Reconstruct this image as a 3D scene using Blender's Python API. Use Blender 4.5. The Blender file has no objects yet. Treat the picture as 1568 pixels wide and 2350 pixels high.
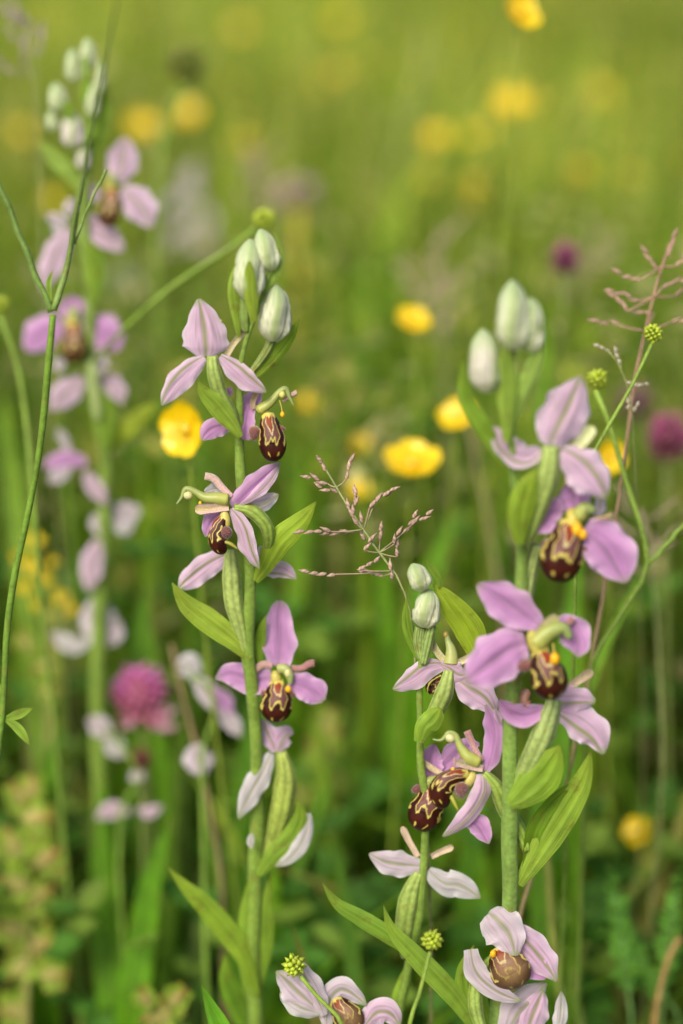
import bpy, math, random
import numpy as np
from mathutils import Vector
rnd = random.Random(7)
S = bpy.context.scene

# ------------------------------------------------------------------ camera, sky, sun, exposure
PX = 0.000107                 # metres per picture unit in the plane of focus (picture is 1568 units wide)
DF = 0.419                    # distance of the plane of focus
CAM = np.array([0.0, 0.0, 0.40])
PITCH = math.radians(20)
FW = np.array([0, math.cos(PITCH), -math.sin(PITCH)])
UP = np.array([0, math.sin(PITCH), math.cos(PITCH)])
RT = np.array([1.0, 0, 0])
cd = bpy.data.cameras.new('camera'); cam = bpy.data.objects.new('camera', cd); S.collection.objects.link(cam)
cam.location = CAM; cam.rotation_euler = (math.radians(90) - PITCH, 0, 0)
cd.sensor_fit = 'VERTICAL'; cd.sensor_height = 36; cd.sensor_width = 24
cd.lens = 36 * DF / (2350 * PX)
cd.clip_start = 0.01; cd.clip_end = 1000
cd.dof.use_dof = True; cd.dof.focus_distance = DF; cd.dof.aperture_fstop = 4.0; cd.dof.aperture_blades = 0
S.camera = cam
w = bpy.data.worlds.new('World'); S.world = w; w.use_nodes = True
nt = w.node_tree; bg = nt.nodes['Background']
sky = nt.nodes.new('ShaderNodeTexSky'); sky.sky_type = 'NISHITA'; sky.sun_disc = False
SUN_EL, SUN_AZ = math.radians(46), math.radians(208)   # from behind the camera's left shoulder
sky.sun_elevation = SUN_EL; sky.sun_rotation = SUN_AZ
sky.air_density = 1.0; sky.dust_density = 4.0; sky.ozone_density = 0.6
nt.links.new(sky.outputs[0], bg.inputs[0]); bg.inputs[1].default_value = 0.115
sd = bpy.data.lights.new('sun', 'SUN'); sd.energy = 2.4; sd.angle = math.radians(26); sd.color = (1, 0.94, 0.78)
so = bpy.data.objects.new('sun', sd); S.collection.objects.link(so)
sdir = Vector((math.sin(SUN_AZ) * math.cos(SUN_EL), math.cos(SUN_AZ) * math.cos(SUN_EL), math.sin(SUN_EL)))
so.rotation_euler = sdir.to_track_quat('Z', 'Y').to_euler(); so.location = (-1, -1, 3)
S.view_settings.view_transform = 'Standard'; S.view_settings.look = 'None'
S.view_settings.gamma = 1; S.view_settings.use_curve_mapping = False
S.view_settings.exposure = 0.54
S.render.engine = 'CYCLES'
S.cycles.max_bounces = 8; S.cycles.transparent_max_bounces = 4
try: S.cycles.use_denoising = True
except Exception: pass

# ------------------------------------------------------------------ space helpers
def W(p):
    """picture units (x right, y down, z behind the plane of focus) -> metres"""
    p = np.asarray(p, float).reshape(-1, 3)
    d = DF + p[:, 2] * PX
    k = PX * d / DF
    return CAM + np.outer((p[:, 0] - 784) * k, RT) + np.outer((1175 - p[:, 1]) * k, UP) + np.outer(d, FW)
def zd(depth): return (depth - DF) / PX
VIEWS = {0: (0, 0, 1), 1: (344.2, 487.7, .25627), 2: (344.2, 1032.7, .2927), 3: (344.2, 1348.2, .2927), 4: (831.9, 1262.2, .3842),
         5: (1004, 602.4, .3597), 6: (0, 57.4, .4886), 7: (0, 1147.4, .5122), 8: (631.1, 1721.1, .5975)}
def crom(P, n):
    P = np.asarray(P, float)
    if len(P) == 2: t = np.linspace(0, 1, n)[:, None]; return P[0] * (1 - t) + P[1] * t
    seg = np.linalg.norm(np.diff(P, axis=0), axis=1) + 1e-9
    T = np.concatenate([[0], np.cumsum(seg)]); T /= T[-1]
    m = np.zeros_like(P)
    m[1:-1] = ((P[2:] - P[:-2]) / (T[2:] - T[:-2])[:, None])
    m[0] = (P[1] - P[0]) / (T[1] - T[0]) * 1.5 - m[1] * .5
    m[-1] = (P[-1] - P[-2]) / (T[-1] - T[-2]) * 1.5 - m[-2] * .5
    out = []
    for t in np.linspace(0, 1, n):
        i = min(max(np.searchsorted(T, t) - 1, 0), len(P) - 2)
        h = T[i + 1] - T[i]; s = (t - T[i]) / h
        out.append((2*s**3 - 3*s*s + 1) * P[i] + (s**3 - 2*s*s + s) * h * m[i] + (-2*s**3 + 3*s*s) * P[i+1] + (s**3 - s*s) * h * m[i+1])
    return np.array(out)
def prof(pairs, v):
    xs = [a for a, b in pairs]; ys = [b for a, b in pairs]
    v = np.asarray(v)
    r = np.interp(v, xs, ys)
    r2 = (np.interp(np.clip(v - .035, 0, 1), xs, ys) + np.interp(np.clip(v + .035, 0, 1), xs, ys) + 2 * r) / 4
    return r2
def nrm(a): return a / (np.linalg.norm(a, axis=-1, keepdims=True) + 1e-12)
def mix(a, b, t):
    t = np.clip(np.asarray(t, float), 0, 1)[..., None]
    return np.asarray(a) * (1 - t) + np.asarray(b) * t
def bump(x, c, wd): return np.clip(1 - np.abs(x - c) / wd, 0, 1)

# ------------------------------------------------------------------ materials (colour attribute x procedural grain)
def material(name, rough=.5, transl=0.0, spec=.4, sheen=0.0, grain=.18, gscale=900, bumpd=0.0, coat=0.0, stretch=False, tcol=None, spots=False):
    m = bpy.data.materials.new(name); m.use_nodes = True; t = m.node_tree; L = t.links.new
    b = t.nodes['Principled BSDF']; out = t.nodes['Material Output']
    at = t.nodes.new('ShaderNodeAttribute'); at.attribute_name = 'tint'
    geo = t.nodes.new('ShaderNodeTexCoord')
    nz = t.nodes.new('ShaderNodeTexNoise'); nz.inputs['Scale'].default_value = gscale; nz.inputs['Detail'].default_value = 4
    if stretch:
        uv = t.nodes.new('ShaderNodeMapping'); uv.inputs['Scale'].default_value = (26, 1.6, 1)
        L(geo.outputs['UV'], uv.inputs[0]); L(uv.outputs[0], nz.inputs['Vector']); nz.inputs['Scale'].default_value = 1.0
    else: L(geo.outputs['Object'], nz.inputs['Vector'])
    nz2 = t.nodes.new('ShaderNodeTexNoise'); nz2.inputs['Scale'].default_value = 160; nz2.inputs['Detail'].default_value = 2
    L(geo.outputs['Object'], nz2.inputs['Vector'])
    add = t.nodes.new('ShaderNodeMath'); add.operation = 'ADD'; L(nz.outputs[0], add.inputs[0]); L(nz2.outputs[0], add.inputs[1])
    mr = t.nodes.new('ShaderNodeMapRange'); mr.inputs[1].default_value = .7; mr.inputs[2].default_value = 1.3
    mr.inputs[3].default_value = 1 - grain; mr.inputs[4].default_value = 1 + grain
    L(add.outputs[0], mr.inputs[0])
    mx = t.nodes.new('ShaderNodeVectorMath'); mx.operation = 'SCALE'
    L(at.outputs['Color'], mx.inputs[0]); L(mr.outputs[0], mx.inputs['Scale'])
    if spots:   # yellowed and brown flecks
        n3 = t.nodes.new('ShaderNodeTexNoise'); n3.inputs['Scale'].default_value = 330; n3.inputs['Detail'].default_value = 5
        L(geo.outputs['Object'], n3.inputs['Vector'])
        m3 = t.nodes.new('ShaderNodeMapRange'); m3.inputs[1].default_value = .60; m3.inputs[2].default_value = .72; L(n3.outputs[0], m3.inputs[0])
        mc = t.nodes.new('ShaderNodeMix'); mc.data_type = 'RGBA'; mc.inputs[7].default_value = (.20, .16, .03, 1)
        m4 = t.nodes.new('ShaderNodeMath'); m4.operation = 'MULTIPLY'; m4.inputs[1].default_value = .6; L(m3.outputs[0], m4.inputs[0])
        L(m4.outputs[0], mc.inputs[0]); L(mx.outputs[0], mc.inputs[6])
        n4 = t.nodes.new('ShaderNodeVectorMath'); n4.operation = 'SCALE'; n4.inputs['Scale'].default_value = 1.0; L(mc.outputs[2], n4.inputs[0]); mx = n4
    L(mx.outputs[0], b.inputs['Base Color'])
    b.inputs['Roughness'].default_value = rough; b.inputs['Specular IOR Level'].default_value = spec
    if sheen: b.inputs['Sheen Weight'].default_value = sheen; b.inputs['Sheen Roughness'].default_value = .4
    if coat: b.inputs['Coat Weight'].default_value = coat; b.inputs['Coat Roughness'].default_value = .25
    if bumpd:
        bp = t.nodes.new('ShaderNodeBump'); bp.inputs['Strength'].default_value = bumpd; bp.inputs['Distance'].default_value = .0004
        L(nz.outputs[0], bp.inputs['Height']); L(bp.outputs[0], b.inputs['Normal'])
    if transl:
        tr = t.nodes.new('ShaderNodeBsdfTranslucent'); ms = t.nodes.new('ShaderNodeMixShader'); ms.inputs[0].default_value = transl
        if tcol:
            tm = t.nodes.new('ShaderNodeVectorMath'); tm.operation = 'MULTIPLY'; tm.inputs[1].default_value = tcol
            L(mx.outputs[0], tm.inputs[0]); L(tm.outputs[0], tr.inputs[0])
        else: L(mx.outputs[0], tr.inputs[0])
        L(b.outputs[0], ms.inputs[1]); L(tr.outputs[0], ms.inputs[2]); L(ms.outputs[0], out.inputs[0])
    return m
M = dict(
    petal=material('orchid_petal', .65, .46, .2, .1, .13, bumpd=.7, stretch=True),
    leaf=material('leaf', .5, .32, .25, 0, .28, bumpd=.8, stretch=True, tcol=(1.4, 1.5, .5), spots=True),
    stem=material('stem', .55, 0, .25, .1, .30, 900, .5, spots=True),
    bud=material('orchid_bud', .55, .08, .3, .1, .08, bumpd=.6, stretch=True),
    lip=material('lip_velvet', .32, 0, .22, .0, .25, 4500, .35),
    fuzzy=material('hairy_lobe', .8, 0, .2, .6, .3, 3000, .6),
    column=material('orchid_column', .38, .15, .4, 0, .10, 900, .1),
    butter=material('buttercup_petal', .28, .2, .5, 0, .08, coat=.3),
    floret=material('clover_floret', .5, .3, .3, 0, .25),
    grass=material('grass_blade', .55, .40, .15, 0, .25, 60, tcol=(1.4, 1.6, .4)),
    husk=material('dry_husk', .6, .2, .3, 0, .25, 1500, .3),
)
gm = bpy.data.materials.new('meadow_ground'); gm.use_nodes = True
t = gm.node_tree; b = t.nodes['Principled BSDF']; tc = t.nodes.new('ShaderNodeTexCoord')
n1 = t.nodes.new('ShaderNodeTexNoise'); n1.inputs['Scale'].default_value = 9; n1.inputs['Detail'].default_value = 8
t.links.new(tc.outputs['Object'], n1.inputs['Vector'])
cr = t.nodes.new('ShaderNodeValToRGB'); cr.color_ramp.elements[0].color = (.018, .025, .006, 1); cr.color_ramp.elements[1].color = (.08, .11, .015, 1)
cr.color_ramp.elements[0].position = .35; cr.color_ramp.elements[1].position = .7
t.links.new(n1.outputs[0], cr.inputs[0]); t.links.new(cr.outputs[0], b.inputs['Base Color']); b.inputs['Roughness'].default_value = .95
bp = t.nodes.new('ShaderNodeBump'); bp.inputs['Distance'].default_value = .02; t.links.new(n1.outputs[0], bp.inputs['Height']); t.links.new(bp.outputs[0], b.inputs['Normal'])

# ------------------------------------------------------------------ object helpers
ORG = {}
def wo(o): return ORG[o.name] if o else np.zeros(3)
def raw(name, co, faces, cols, mat, parent=None, uv=None, smooth=True, loc=None):
    me = bpy.data.meshes.new(name)
    org = wo(parent); base = org if loc is None else np.asarray(loc, float)
    me.from_pydata((np.asarray(co) - base).tolist(), [], faces)
    ca = me.color_attributes.new('tint', 'FLOAT_COLOR', 'POINT')
    c4 = np.ones((len(co), 4), np.float32); c4[:, :3] = cols
    ca.data.foreach_set('color', c4.ravel())
    if uv is not None:
        ul = me.uv_layers.new(name='UVMap'); idx = np.zeros(len(me.loops), np.int32); me.loops.foreach_get('vertex_index', idx)
        ul.data.foreach_set('uv', np.asarray(uv, np.float32)[idx].ravel())
    if smooth: me.polygons.foreach_set('use_smooth', [True] * len(me.polygons))
    me.materials.append(mat); me.update()
    o = bpy.data.objects.new(name, me); S.collection.objects.link(o)
    if parent: o.parent = parent
    o.location = base - org if parent else base
    ORG[o.name] = base
    return o
def empty(name, loc, parent=None):
    o = bpy.data.objects.new(name, None); o.empty_display_size = .01; S.collection.objects.link(o)
    loc = np.asarray(loc, float).reshape(3)
    if parent: o.parent = parent; o.location = loc - wo(parent)
    else: o.location = loc
    ORG[o.name] = loc
    return o
def thing(name, label, cat, loc, group=None):
    o = empty(name, loc); o['label'] = label; o['category'] = cat; o['kind'] = 'thing'
    if group: o['group'] = group
    return o
def gridf(nu, nv, wrap=False):
    f = []
    for j in range(nv - 1):
        for i in range(nu if wrap else nu - 1):
            a = j * nu + i; b_ = j * nu + (i + 1) % nu
            f.append((a, b_, b_ + nu, a + nu))
    return f
class Ctx:
    """a plant: converts zoomed-view points into picture units at the plant's own distance"""
    def __init__(s, y0, k=.364, z0=0): s.y0, s.k, s.z0 = y0, k, z0
    def zf(s, y): return s.z0 + s.k * (y - s.y0)
    def pts(s, view, P, zc=None, dz=0):
        ox, oy, sc = VIEWS[view]; out = []
        for p in P:
            x, y = ox + p[0] * sc, oy + p[1] * sc
            z = (s.zf(y) if zc is None else zc) + (p[2] * sc if len(p) > 2 else 0) + dz
            out.append((x, y, z))
        return np.array(out)
    def sc(s, view): return VIEWS[view][2]

# ---- shapes in picture units
SEP = [(0, .30), (.12, .62), (.4, 1), (.65, .92), (.85, .55), (.95, .28), (1, .05)]
LEAF = [(0, .28), (.1, .55), (.35, .95), (.55, 1), (.75, .75), (.9, .36), (1, .03)]
STRAP = [(0, .8), (.5, .85), (.85, 1), (.95, .8), (1, .3)]
def sheet(name, parent, P, hw, col, mat, face=(0, 0, -1), cup=.25, wav=.0, pr=SEP, nu=11, nv=26, twist=(0, 0), skew=0, rim=0.0, world=False):
    C = crom(P, nv); T = nrm(np.gradient(C, axis=0)); F = np.array(face, float)
    Lr = nrm(np.cross(T, F)); N = nrm(np.cross(Lr, T))
    v = np.linspace(0, 1, nv); u = np.linspace(-1, 1, nu)
    a = np.radians(np.interp(v, [0, 1], twist))[:, None]
    L2 = Lr * np.cos(a) + N * np.sin(a); N2 = N * np.cos(a) - Lr * np.sin(a)
    wv = prof(pr, v) * hw; ph = rnd.uniform(0, 6.28); fr = rnd.uniform(9, 14)
    U, V = np.meshgrid(u, v)
    off = U * wv[:, None]
    ww = wv[:, None] * (1 + wav * .35 * np.sin(V * fr * 1.3 + ph) * np.abs(U) ** 2 * np.sign(U))
    co = C[:, None, :] + L2[:, None, :] * (U * ww)[..., None] + N2[:, None, :] * (cup * wv[:, None] * U ** 2 + wav * wv[:, None] * np.sin(V * fr + ph + U * 1.5) * np.abs(U) ** 1.7
          + skew * hw * U * V - .13 * wv[:, None] * bump(U, 0, .30) + .03 * wv[:, None] * np.sin(U * 9 + ph) * np.sin(V * 5 + ph))[..., None]
    if mat == 'petal':   # crumpled margin and a little overall buckling
        e_ = (wav * .9 * wv[:, None] * np.sin(V * 23 + ph * 3 + U * 2) * np.abs(U) ** 4 + .05 * wv[:, None] * np.sin(V * 7 + ph) * np.cos(U * 3 + ph))[..., None]
        co = co + N2[:, None, :] * e_ + L2[:, None, :] * (.05 * wv[:, None] * np.sin(V * 19 + ph) * np.sign(U) * np.abs(U) ** 6)[..., None]
    co = co.reshape(-1, 3); cols = col(U.ravel(), V.ravel())
    if mat in ('petal', 'leaf'):
        cols = cols * (1 + .07 * np.sin(V.ravel() * 11 + U.ravel() * 4 + ph) * np.sin(V.ravel() * 5 + ph))[:, None]
        if mat == 'leaf': cols = mix(cols, (.22, .15, .05), np.clip((V.ravel() - .965) / .03, 0, 1) * rnd.uniform(.2, .9))
        if mat == 'petal': cols = mix(cols, (.40, .30, .22), np.clip((V.ravel() - .97) / .03, 0, 1) * rnd.uniform(.2, .8))
    return raw(name, co if world else W(co), gridf(nu, nv), cols, M[mat], parent, uv=np.stack([U.ravel() * .5 + .5, V.ravel()], 1))
def tube(name, parent, P, R, col, mat, n=12, nv=24, ribs=0, ribd=0, world=False, cap=True, flat=1.0, face=(0, 0, -1)):
    C = crom(P, nv); T = nrm(np.gradient(C, axis=0)); v = np.linspace(0, 1, nv)
    Rr = np.interp(v, np.linspace(0, 1, len(R)), R) if np.ndim(R) else np.full(nv, float(R))
    F = np.array(face, float)
    if world: F = np.array([.13, -1, .21])
    A = nrm(np.cross(T, F)); B = nrm(np.cross(A, T)); th = np.linspace(0, 2 * math.pi, n, endpoint=False)
    TH, V = np.meshgrid(th, v)
    rr = Rr[:, None] * (1 + (ribd * np.cos(ribs * TH) if ribs else 0))
    if name in ('stem', 'branch', 'stalk') and nv > 20:
        q = rnd.uniform(0, 6); rr = rr * (1 + .06 * np.sin(V * 37 + q) + .05 * np.sin(V * 83 + q * 2 + TH)); wb = Rr * .28
        C = C + A * (wb * np.sin(v * 21 + q))[:, None] + B * (wb * np.cos(v * 17 + q))[:, None]
    co = C[:, None, :] + A[:, None, :] * (np.cos(TH) * rr)[..., None] + B[:, None, :] * (np.sin(TH) * rr * flat)[..., None]
    co = co.reshape(-1, 3); cols = col(np.cos(ribs * TH).ravel() if ribs else np.cos(TH).ravel(), V.ravel())
    f = gridf(n, nv, True)
    if cap: f.append(tuple(range(n))[::-1]); f.append(tuple((nv - 1) * n + i for i in range(n)))
    return raw(name, co if world else W(co), f, cols, M[mat], parent, uv=np.stack([TH.ravel() / 6.283, V.ravel()], 1))
def blob(name, parent, c, r, col, mat, axis=(0, 1, 0), long=1.0, n=12, m=9, bumps=0, world=False):
    ax = nrm(np.array(axis, float)); s1 = nrm(np.cross(ax, [.3, .2, 1.0])); s2 = np.cross(ax, s1)
    ph = np.linspace(0.001, math.pi - .001, m); th = np.linspace(0, 2 * math.pi, n, endpoint=False)
    TH, PHI = np.meshgrid(th, ph); rr = r * (1 + bumps * np.sin(TH * 5) * np.sin(PHI * 6))
    co = np.array(c) + s1 * (np.cos(TH) * np.sin(PHI) * rr)[..., None] + s2 * (np.sin(TH) * np.sin(PHI) * rr)[..., None] + ax * (np.cos(PHI) * rr * long)[..., None]
    co = co.reshape(-1, 3)
    return raw(name, co if world else W(co), gridf(n, m, True), col(np.cos(TH).ravel(), (PHI / math.pi).ravel()), M[mat], parent)

# ---- colours (linear albedo)
LIL = (.56, .30, .64); LILP = (.66, .49, .68); WHT = (.70, .66, .70); GRN = (.22, .30, .07); PGR = (.42, .50, .20)
def c_sepal(kind='out', rib=0.0, tip=1.0):
    base, edge = {'out': ((.72, .48, .68), (.83, .68, .78)), 'in': ((.62, .29, .62), (.76, .52, .73)), 'pale': ((.68, .55, .66), (.78, .72, .74)),
                  'white': ((.66, .60, .64), (.74, .72, .72))}[kind]
    gs = {'out': .85, 'in': .30, 'pale': .75, 'white': .6}[kind]
    def f(u, v):
        c = mix(base, edge, np.abs(u) ** 3 * .9 + (v < .1) * .3)
        w_ = .085 + .05 * v
        c = mix(c, (.26, .30, .08), np.clip(bump(u, rib, w_ * 1.7) * 1.4, 0, 1) * gs)
        for k in (-.5, .5):
            c = mix(c, (.38, .30, .28), bump(u, rib * .5 + k * (1 - .4 * v) * (.5 + v), .075) * .8 * gs * (v < .93))
        c = mix(c, (.36, .42, .20), np.clip((v - .86) / .12, 0, 1) * .85 * tip * (1 if kind != 'in' else .6))
        if kind == 'in': c = mix(c, (.38, .16, .46), bump(u, rib, .25) * .35)
        return c
    return f
def c_leaf(a=(.20, .28, .045), b=(.26, .33, .08), tipc=(.33, .34, .08), vn=6):
    a, b, tipc = [tuple(np.array(q) * [1.0, 1.2, .62]) for q in (a, b, tipc)]
    def f(u, v):
        c = mix(a, b, .5 + .5 * np.cos(u * vn * 3.14159)); c = mix(c, np.array(a) * .75, bump(u, 0, .12) * .6)
        c = mix(c, tipc, np.clip((v - .7) / .3, 0, 1) * .5)
        return mix(c, np.array(b) * 1.35, np.clip((np.abs(u) - .86) * 6, 0, 1) * .5)
    return f
def c_flat(a, b=None, rib=0):
    b = b or a
    def f(u, v):
        c = mix(a, b, v)
        return mix(c, np.array(a) * .55, (u < 0) * rib * np.abs(u)) if rib else c
    return f
BRN = (.030, .0045, .0035)
def seg(px, py, P):
    d = np.full(px.shape, 9.0)
    for (ax, ay), (bx, by) in zip(P[:-1], P[1:]):
        dx, dy = bx - ax, by - ay; t_ = np.clip(((px - ax) * dx + (py - ay) * dy) / (dx * dx + dy * dy + 1e-9), 0, 1)
        d = np.minimum(d, np.hypot(px - ax - t_ * dx, py - ay - t_ * dy))
    return d
YL = (.52, .43, .10)
def c_lip(old=False):
    def f(a, v):
        s = np.where(np.abs(a) < math.pi / 2, np.sin(a), np.sign(a) * (2 - np.abs(np.sin(a))))
        q1, q2, q3 = rnd.uniform(0, 6), rnd.uniform(0, 6), rnd.uniform(0, 6)
        s0, v0 = s, v; s = s0 + .05 * np.sin(v0 * 15 + q1) + .03 * np.sin(v0 * 31 + q2) + .04 * np.sin(q3); v = np.clip(v0 + .025 * np.sin(s0 * 9 + q2) + .015 * np.sin(s0 * 23 + q3), 0, 1)
        x = np.abs(s); c = np.tile(np.array(BRN), (len(s), 1))
        c = mix(c, (.06, .012, .008), bump(v, .74, .14) * (x < .7) * .8)
        ln = [(.78, .0), (.62, .22), (.56, .44), (.44, .61), (.27, .63), (.16, .50), (0, .53)]
        xb = np.interp(v, [0, .22, .44, .60, .66], [.76, .62, .56, .45, .2])
        inside = (x < xb) & (v < np.interp(x, [0, .16, .27, .44, .6], [.53, .50, .63, .61, .3]))
        c = mix(c, (.14, .055, .05), inside * 1.0)
        lw = .034
        c = mix(c, YL, np.clip((lw - seg(x, v * .95, [(p, q * .95) for p, q in ln])) / .02, 0, 1))
        sh = [(.36, .02), (.36, .16), (.20, .33), (0, .40)]
        xs_ = np.interp(v, [0, .16, .33, .40, .41], [.36, .36, .20, .0, -1])
        c = mix(c, (.20, .035, .012), (x < xs_) * 1.0)
        c = mix(c, (.50, .42, .20), np.clip((.035 - seg(x, v, sh)) / .015, 0, 1))
        c = mix(c, (.55, .47, .10), np.clip((.10 - v) / .04, 0, 1))
        # yellow side patches and two lower spots
        c = mix(c, YL, np.clip((.05 - seg(x, v, [(.98, .30), (.90, .48), (.98, .60), (.86, .62)])) / .02, 0, 1) * .95)
        c = mix(c, (.50, .40, .08), np.clip((.045 - seg(x, v, [(.34, .86), (.44, .83)])) / .02, 0, 1))
        c = mix(c, (.30, .26, .05), np.clip((x - 1.25) / .1, 0, 1)); c = c * (1 + .12 * np.sin(s0 * 90 + v0 * 40) * np.sin(v0 * 130))[:, None]
        if old:
            c = mix(c, (.24, .15, .07), np.clip(1.1 - np.hypot(s * .9, (v - .62) * 2.2), 0, 1) * .9)
        return c
    return f
def lip(par, P, hw, face=(0, 0, -1), deep=.75, old=False, nu=96, nv=76, roll=0):
    v = np.linspace(0, 1, nv) ** .9; v[-1] = 1
    C0 = crom(P, 60); tt = np.linspace(0, 1, 60); C = np.stack([np.interp(v, tt, C0[:, i]) for i in range(3)], 1)
    T = nrm(np.gradient(C, axis=0)); F = np.array(face, float); L_ = nrm(np.cross(T, F)); N = nrm(np.cross(L_, T))
    p = np.where(v < .6, .42 + .58 * np.sin(np.clip(v / .6, 0, 1) * math.pi / 2), np.sqrt(np.clip(1 - ((v - .6) / .4) ** 2, 0, 1)))
    p = p * (1 - .10 * bump(v, .33, .1)); h = p * hw
    a = np.radians(np.linspace(-150, 150, nu)); A, V = np.meshgrid(a, v)
    co = C[:, None, :] + L_[:, None, :] * (np.sin(A) * h[:, None])[..., None] + N[:, None, :] * (np.cos(A) * h[:, None] * deep + .04 * hw * np.cos(A * 3) * (V < .6))[..., None]
    return raw('lip', W(co.reshape(-1, 3)), gridf(nu, nv), c_lip(old)(A.ravel(), V.ravel()), M['lip'], par)
def lobe(par, c, r, d, long=1.3, hairs=70):
    """brown-purple hairy side lobe of the lip"""
    d = nrm(np.array(d, float)); ax = d
    s1 = nrm(np.cross(ax, [.3, .2, 1.0])); s2 = np.cross(ax, s1)
    m, n = 9, 12; ph = np.linspace(.001, math.pi - .001, m); th = np.linspace(0, 6.283, n, endpoint=False); TH, PH = np.meshgrid(th, ph)
    tp = (1 + .25 * np.cos(PH))
    co = (np.array(c) + s1 * (np.cos(TH) * np.sin(PH) * r / tp)[..., None] + s2 * (np.sin(TH) * np.sin(PH) * r / tp)[..., None] + ax * (np.cos(PH) * r * long)[..., None]).reshape(-1, 3)
    f = gridf(n, m, True); cols = np.tile([.16, .06, .055], (len(co), 1)) * np.random.RandomState(3).uniform(.8, 1.25, (len(co), 1))
    cols = mix(cols, (.42, .34, .12), np.clip((PH.ravel() / math.pi - .6) * 3, 0, 1))
    co = co.tolist(); cols = cols.tolist()
    rs = np.random.RandomState(5)
    for k in range(hairs):
        q = rs.normal(size=3); q = nrm(q + d * .3); b0 = np.array(c) + q * r * .85 + ax * np.dot(q, ax) * r * (long - 1); t_ = b0 + (q + d * .6) * r * rs.uniform(.35, .6)
        sd_ = nrm(np.cross(q, rs.normal(size=3))) * r * .045
        i = len(co); co += [(b0 - sd_).tolist(), (b0 + sd_).tolist(), t_.tolist()]; f.append((i, i + 1, i + 2)); cols += [[.13, .05, .05]] * 2 + [[.34, .22, .20]]
    return raw('side_lobe', W(co), f, cols, M['fuzzy'], par)

class Flower:
    def __init__(s, ctx, root, view, cx, cy, dz=0, name='flower'):
        s.c, s.v, s.root = ctx, view, root
        ox, oy, sc = VIEWS[view]; s.z = ctx.zf(oy + cy * sc) + dz; s.sc = sc
        s.e = empty(name, W([(ox + cx * sc, oy + cy * sc, s.z)])[0], root)
    def p(s, P): return s.c.pts(s.v, P, s.z)
    def sepal(s, P, hw, kind='out', rib=0, cup=-.35, wav=.10, pr=SEP, face=(0, 0, -1), tip=1, name='sepal', **k):
        return sheet(name, s.e, s.p(P), hw * s.sc, c_sepal(kind, rib, tip), 'petal', face, cup, wav, pr, nu=21, nv=38, **k)
    def strap(s, P, hw, c1=(.42, .26, .26), c2=(.40, .33, .16)):
        return sheet('petal', s.e, s.p(P), hw * s.sc, lambda u, v: mix(mix(c2, c1, np.abs(u)), c1, (1 - v) * .6), 'fuzzy', cup=.5, wav=.05, pr=STRAP, nu=9, nv=16)
    def horn(s, P, R, c1=(.36, .17, .17), c2=(.30, .14, .13)):
        return tube('petal', s.e, s.p(P), [r * s.sc for r in R], c_flat(c1, c2), 'fuzzy', n=10, nv=16, flat=.6)
    def column(s, P, R, c1=(.42, .44, .10), c2=(.24, .32, .11)):
        return tube('column', s.e, s.p(P), [r * s.sc for r in R], c_flat(c1, c2), 'column', n=12, nv=28)
    def dot(s, x, y, r, dz=0, c=(.85, .45, .01), long=1.25, axis=(.1, 1, 0), name='pollinium'):
        return blob(name, s.e, s.p([(x, y, dz)])[0], r * s.sc, c_flat(c), 'column', axis, long)
    def thread(s, P, r=5): return tube('pollen_thread', s.e, s.p(P), r * s.sc, c_flat((.55, .45, .08)), 'column', n=6, nv=8)
    def throat(s, x, y, r, dz=0, c=(.50, .45, .10), long=1.2, axis=(.2, 1, 0)): return s.dot(x, y, r * .72, dz + 8, c, long * 1.35, axis, 'throat')
    def lip(s, P, hw, **k): return lip(s.e, s.p(P), hw * s.sc * .95, **k)
    def lobe(s, x, y, r, d, dz=0, **k): return lobe(s.e, s.p([(x, y, dz)])[0], r * s.sc, d, **k)
    def ovary(s, P, R, c1=(.27, .36, .10), c2=(.20, .29, .05)):
        Q = s.p(P); Q[:, 2] += np.linspace(0, 1, len(Q)) ** 1.2 * (s.c.zf(Q[-1, 1]) - s.z - 8); R = [R[0] * .75] + R[1:]
        c1 = np.array(c1) * [1, 1.02, .75]; c2 = np.array(c2) * [1, 1.02, .75]; R = [r * .92 for r in R[:-1]] + [R[-1] * .7]
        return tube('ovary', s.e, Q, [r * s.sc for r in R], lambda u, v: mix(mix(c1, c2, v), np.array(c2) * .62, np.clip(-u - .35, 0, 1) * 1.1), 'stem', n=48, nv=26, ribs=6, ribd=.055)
def bract(ctx, root, view, P, hw, col=None, name='bract', cup=-.4, face=(0, 0, -1), dz=0, pr=LEAF, twist=(0, 0), wav=.03):
    return sheet(name, root, ctx.pts(view, P, None, dz), hw * ctx.sc(view), col or c_leaf(), 'leaf', face, cup, wav, pr, nu=15, nv=30, twist=twist)
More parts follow.
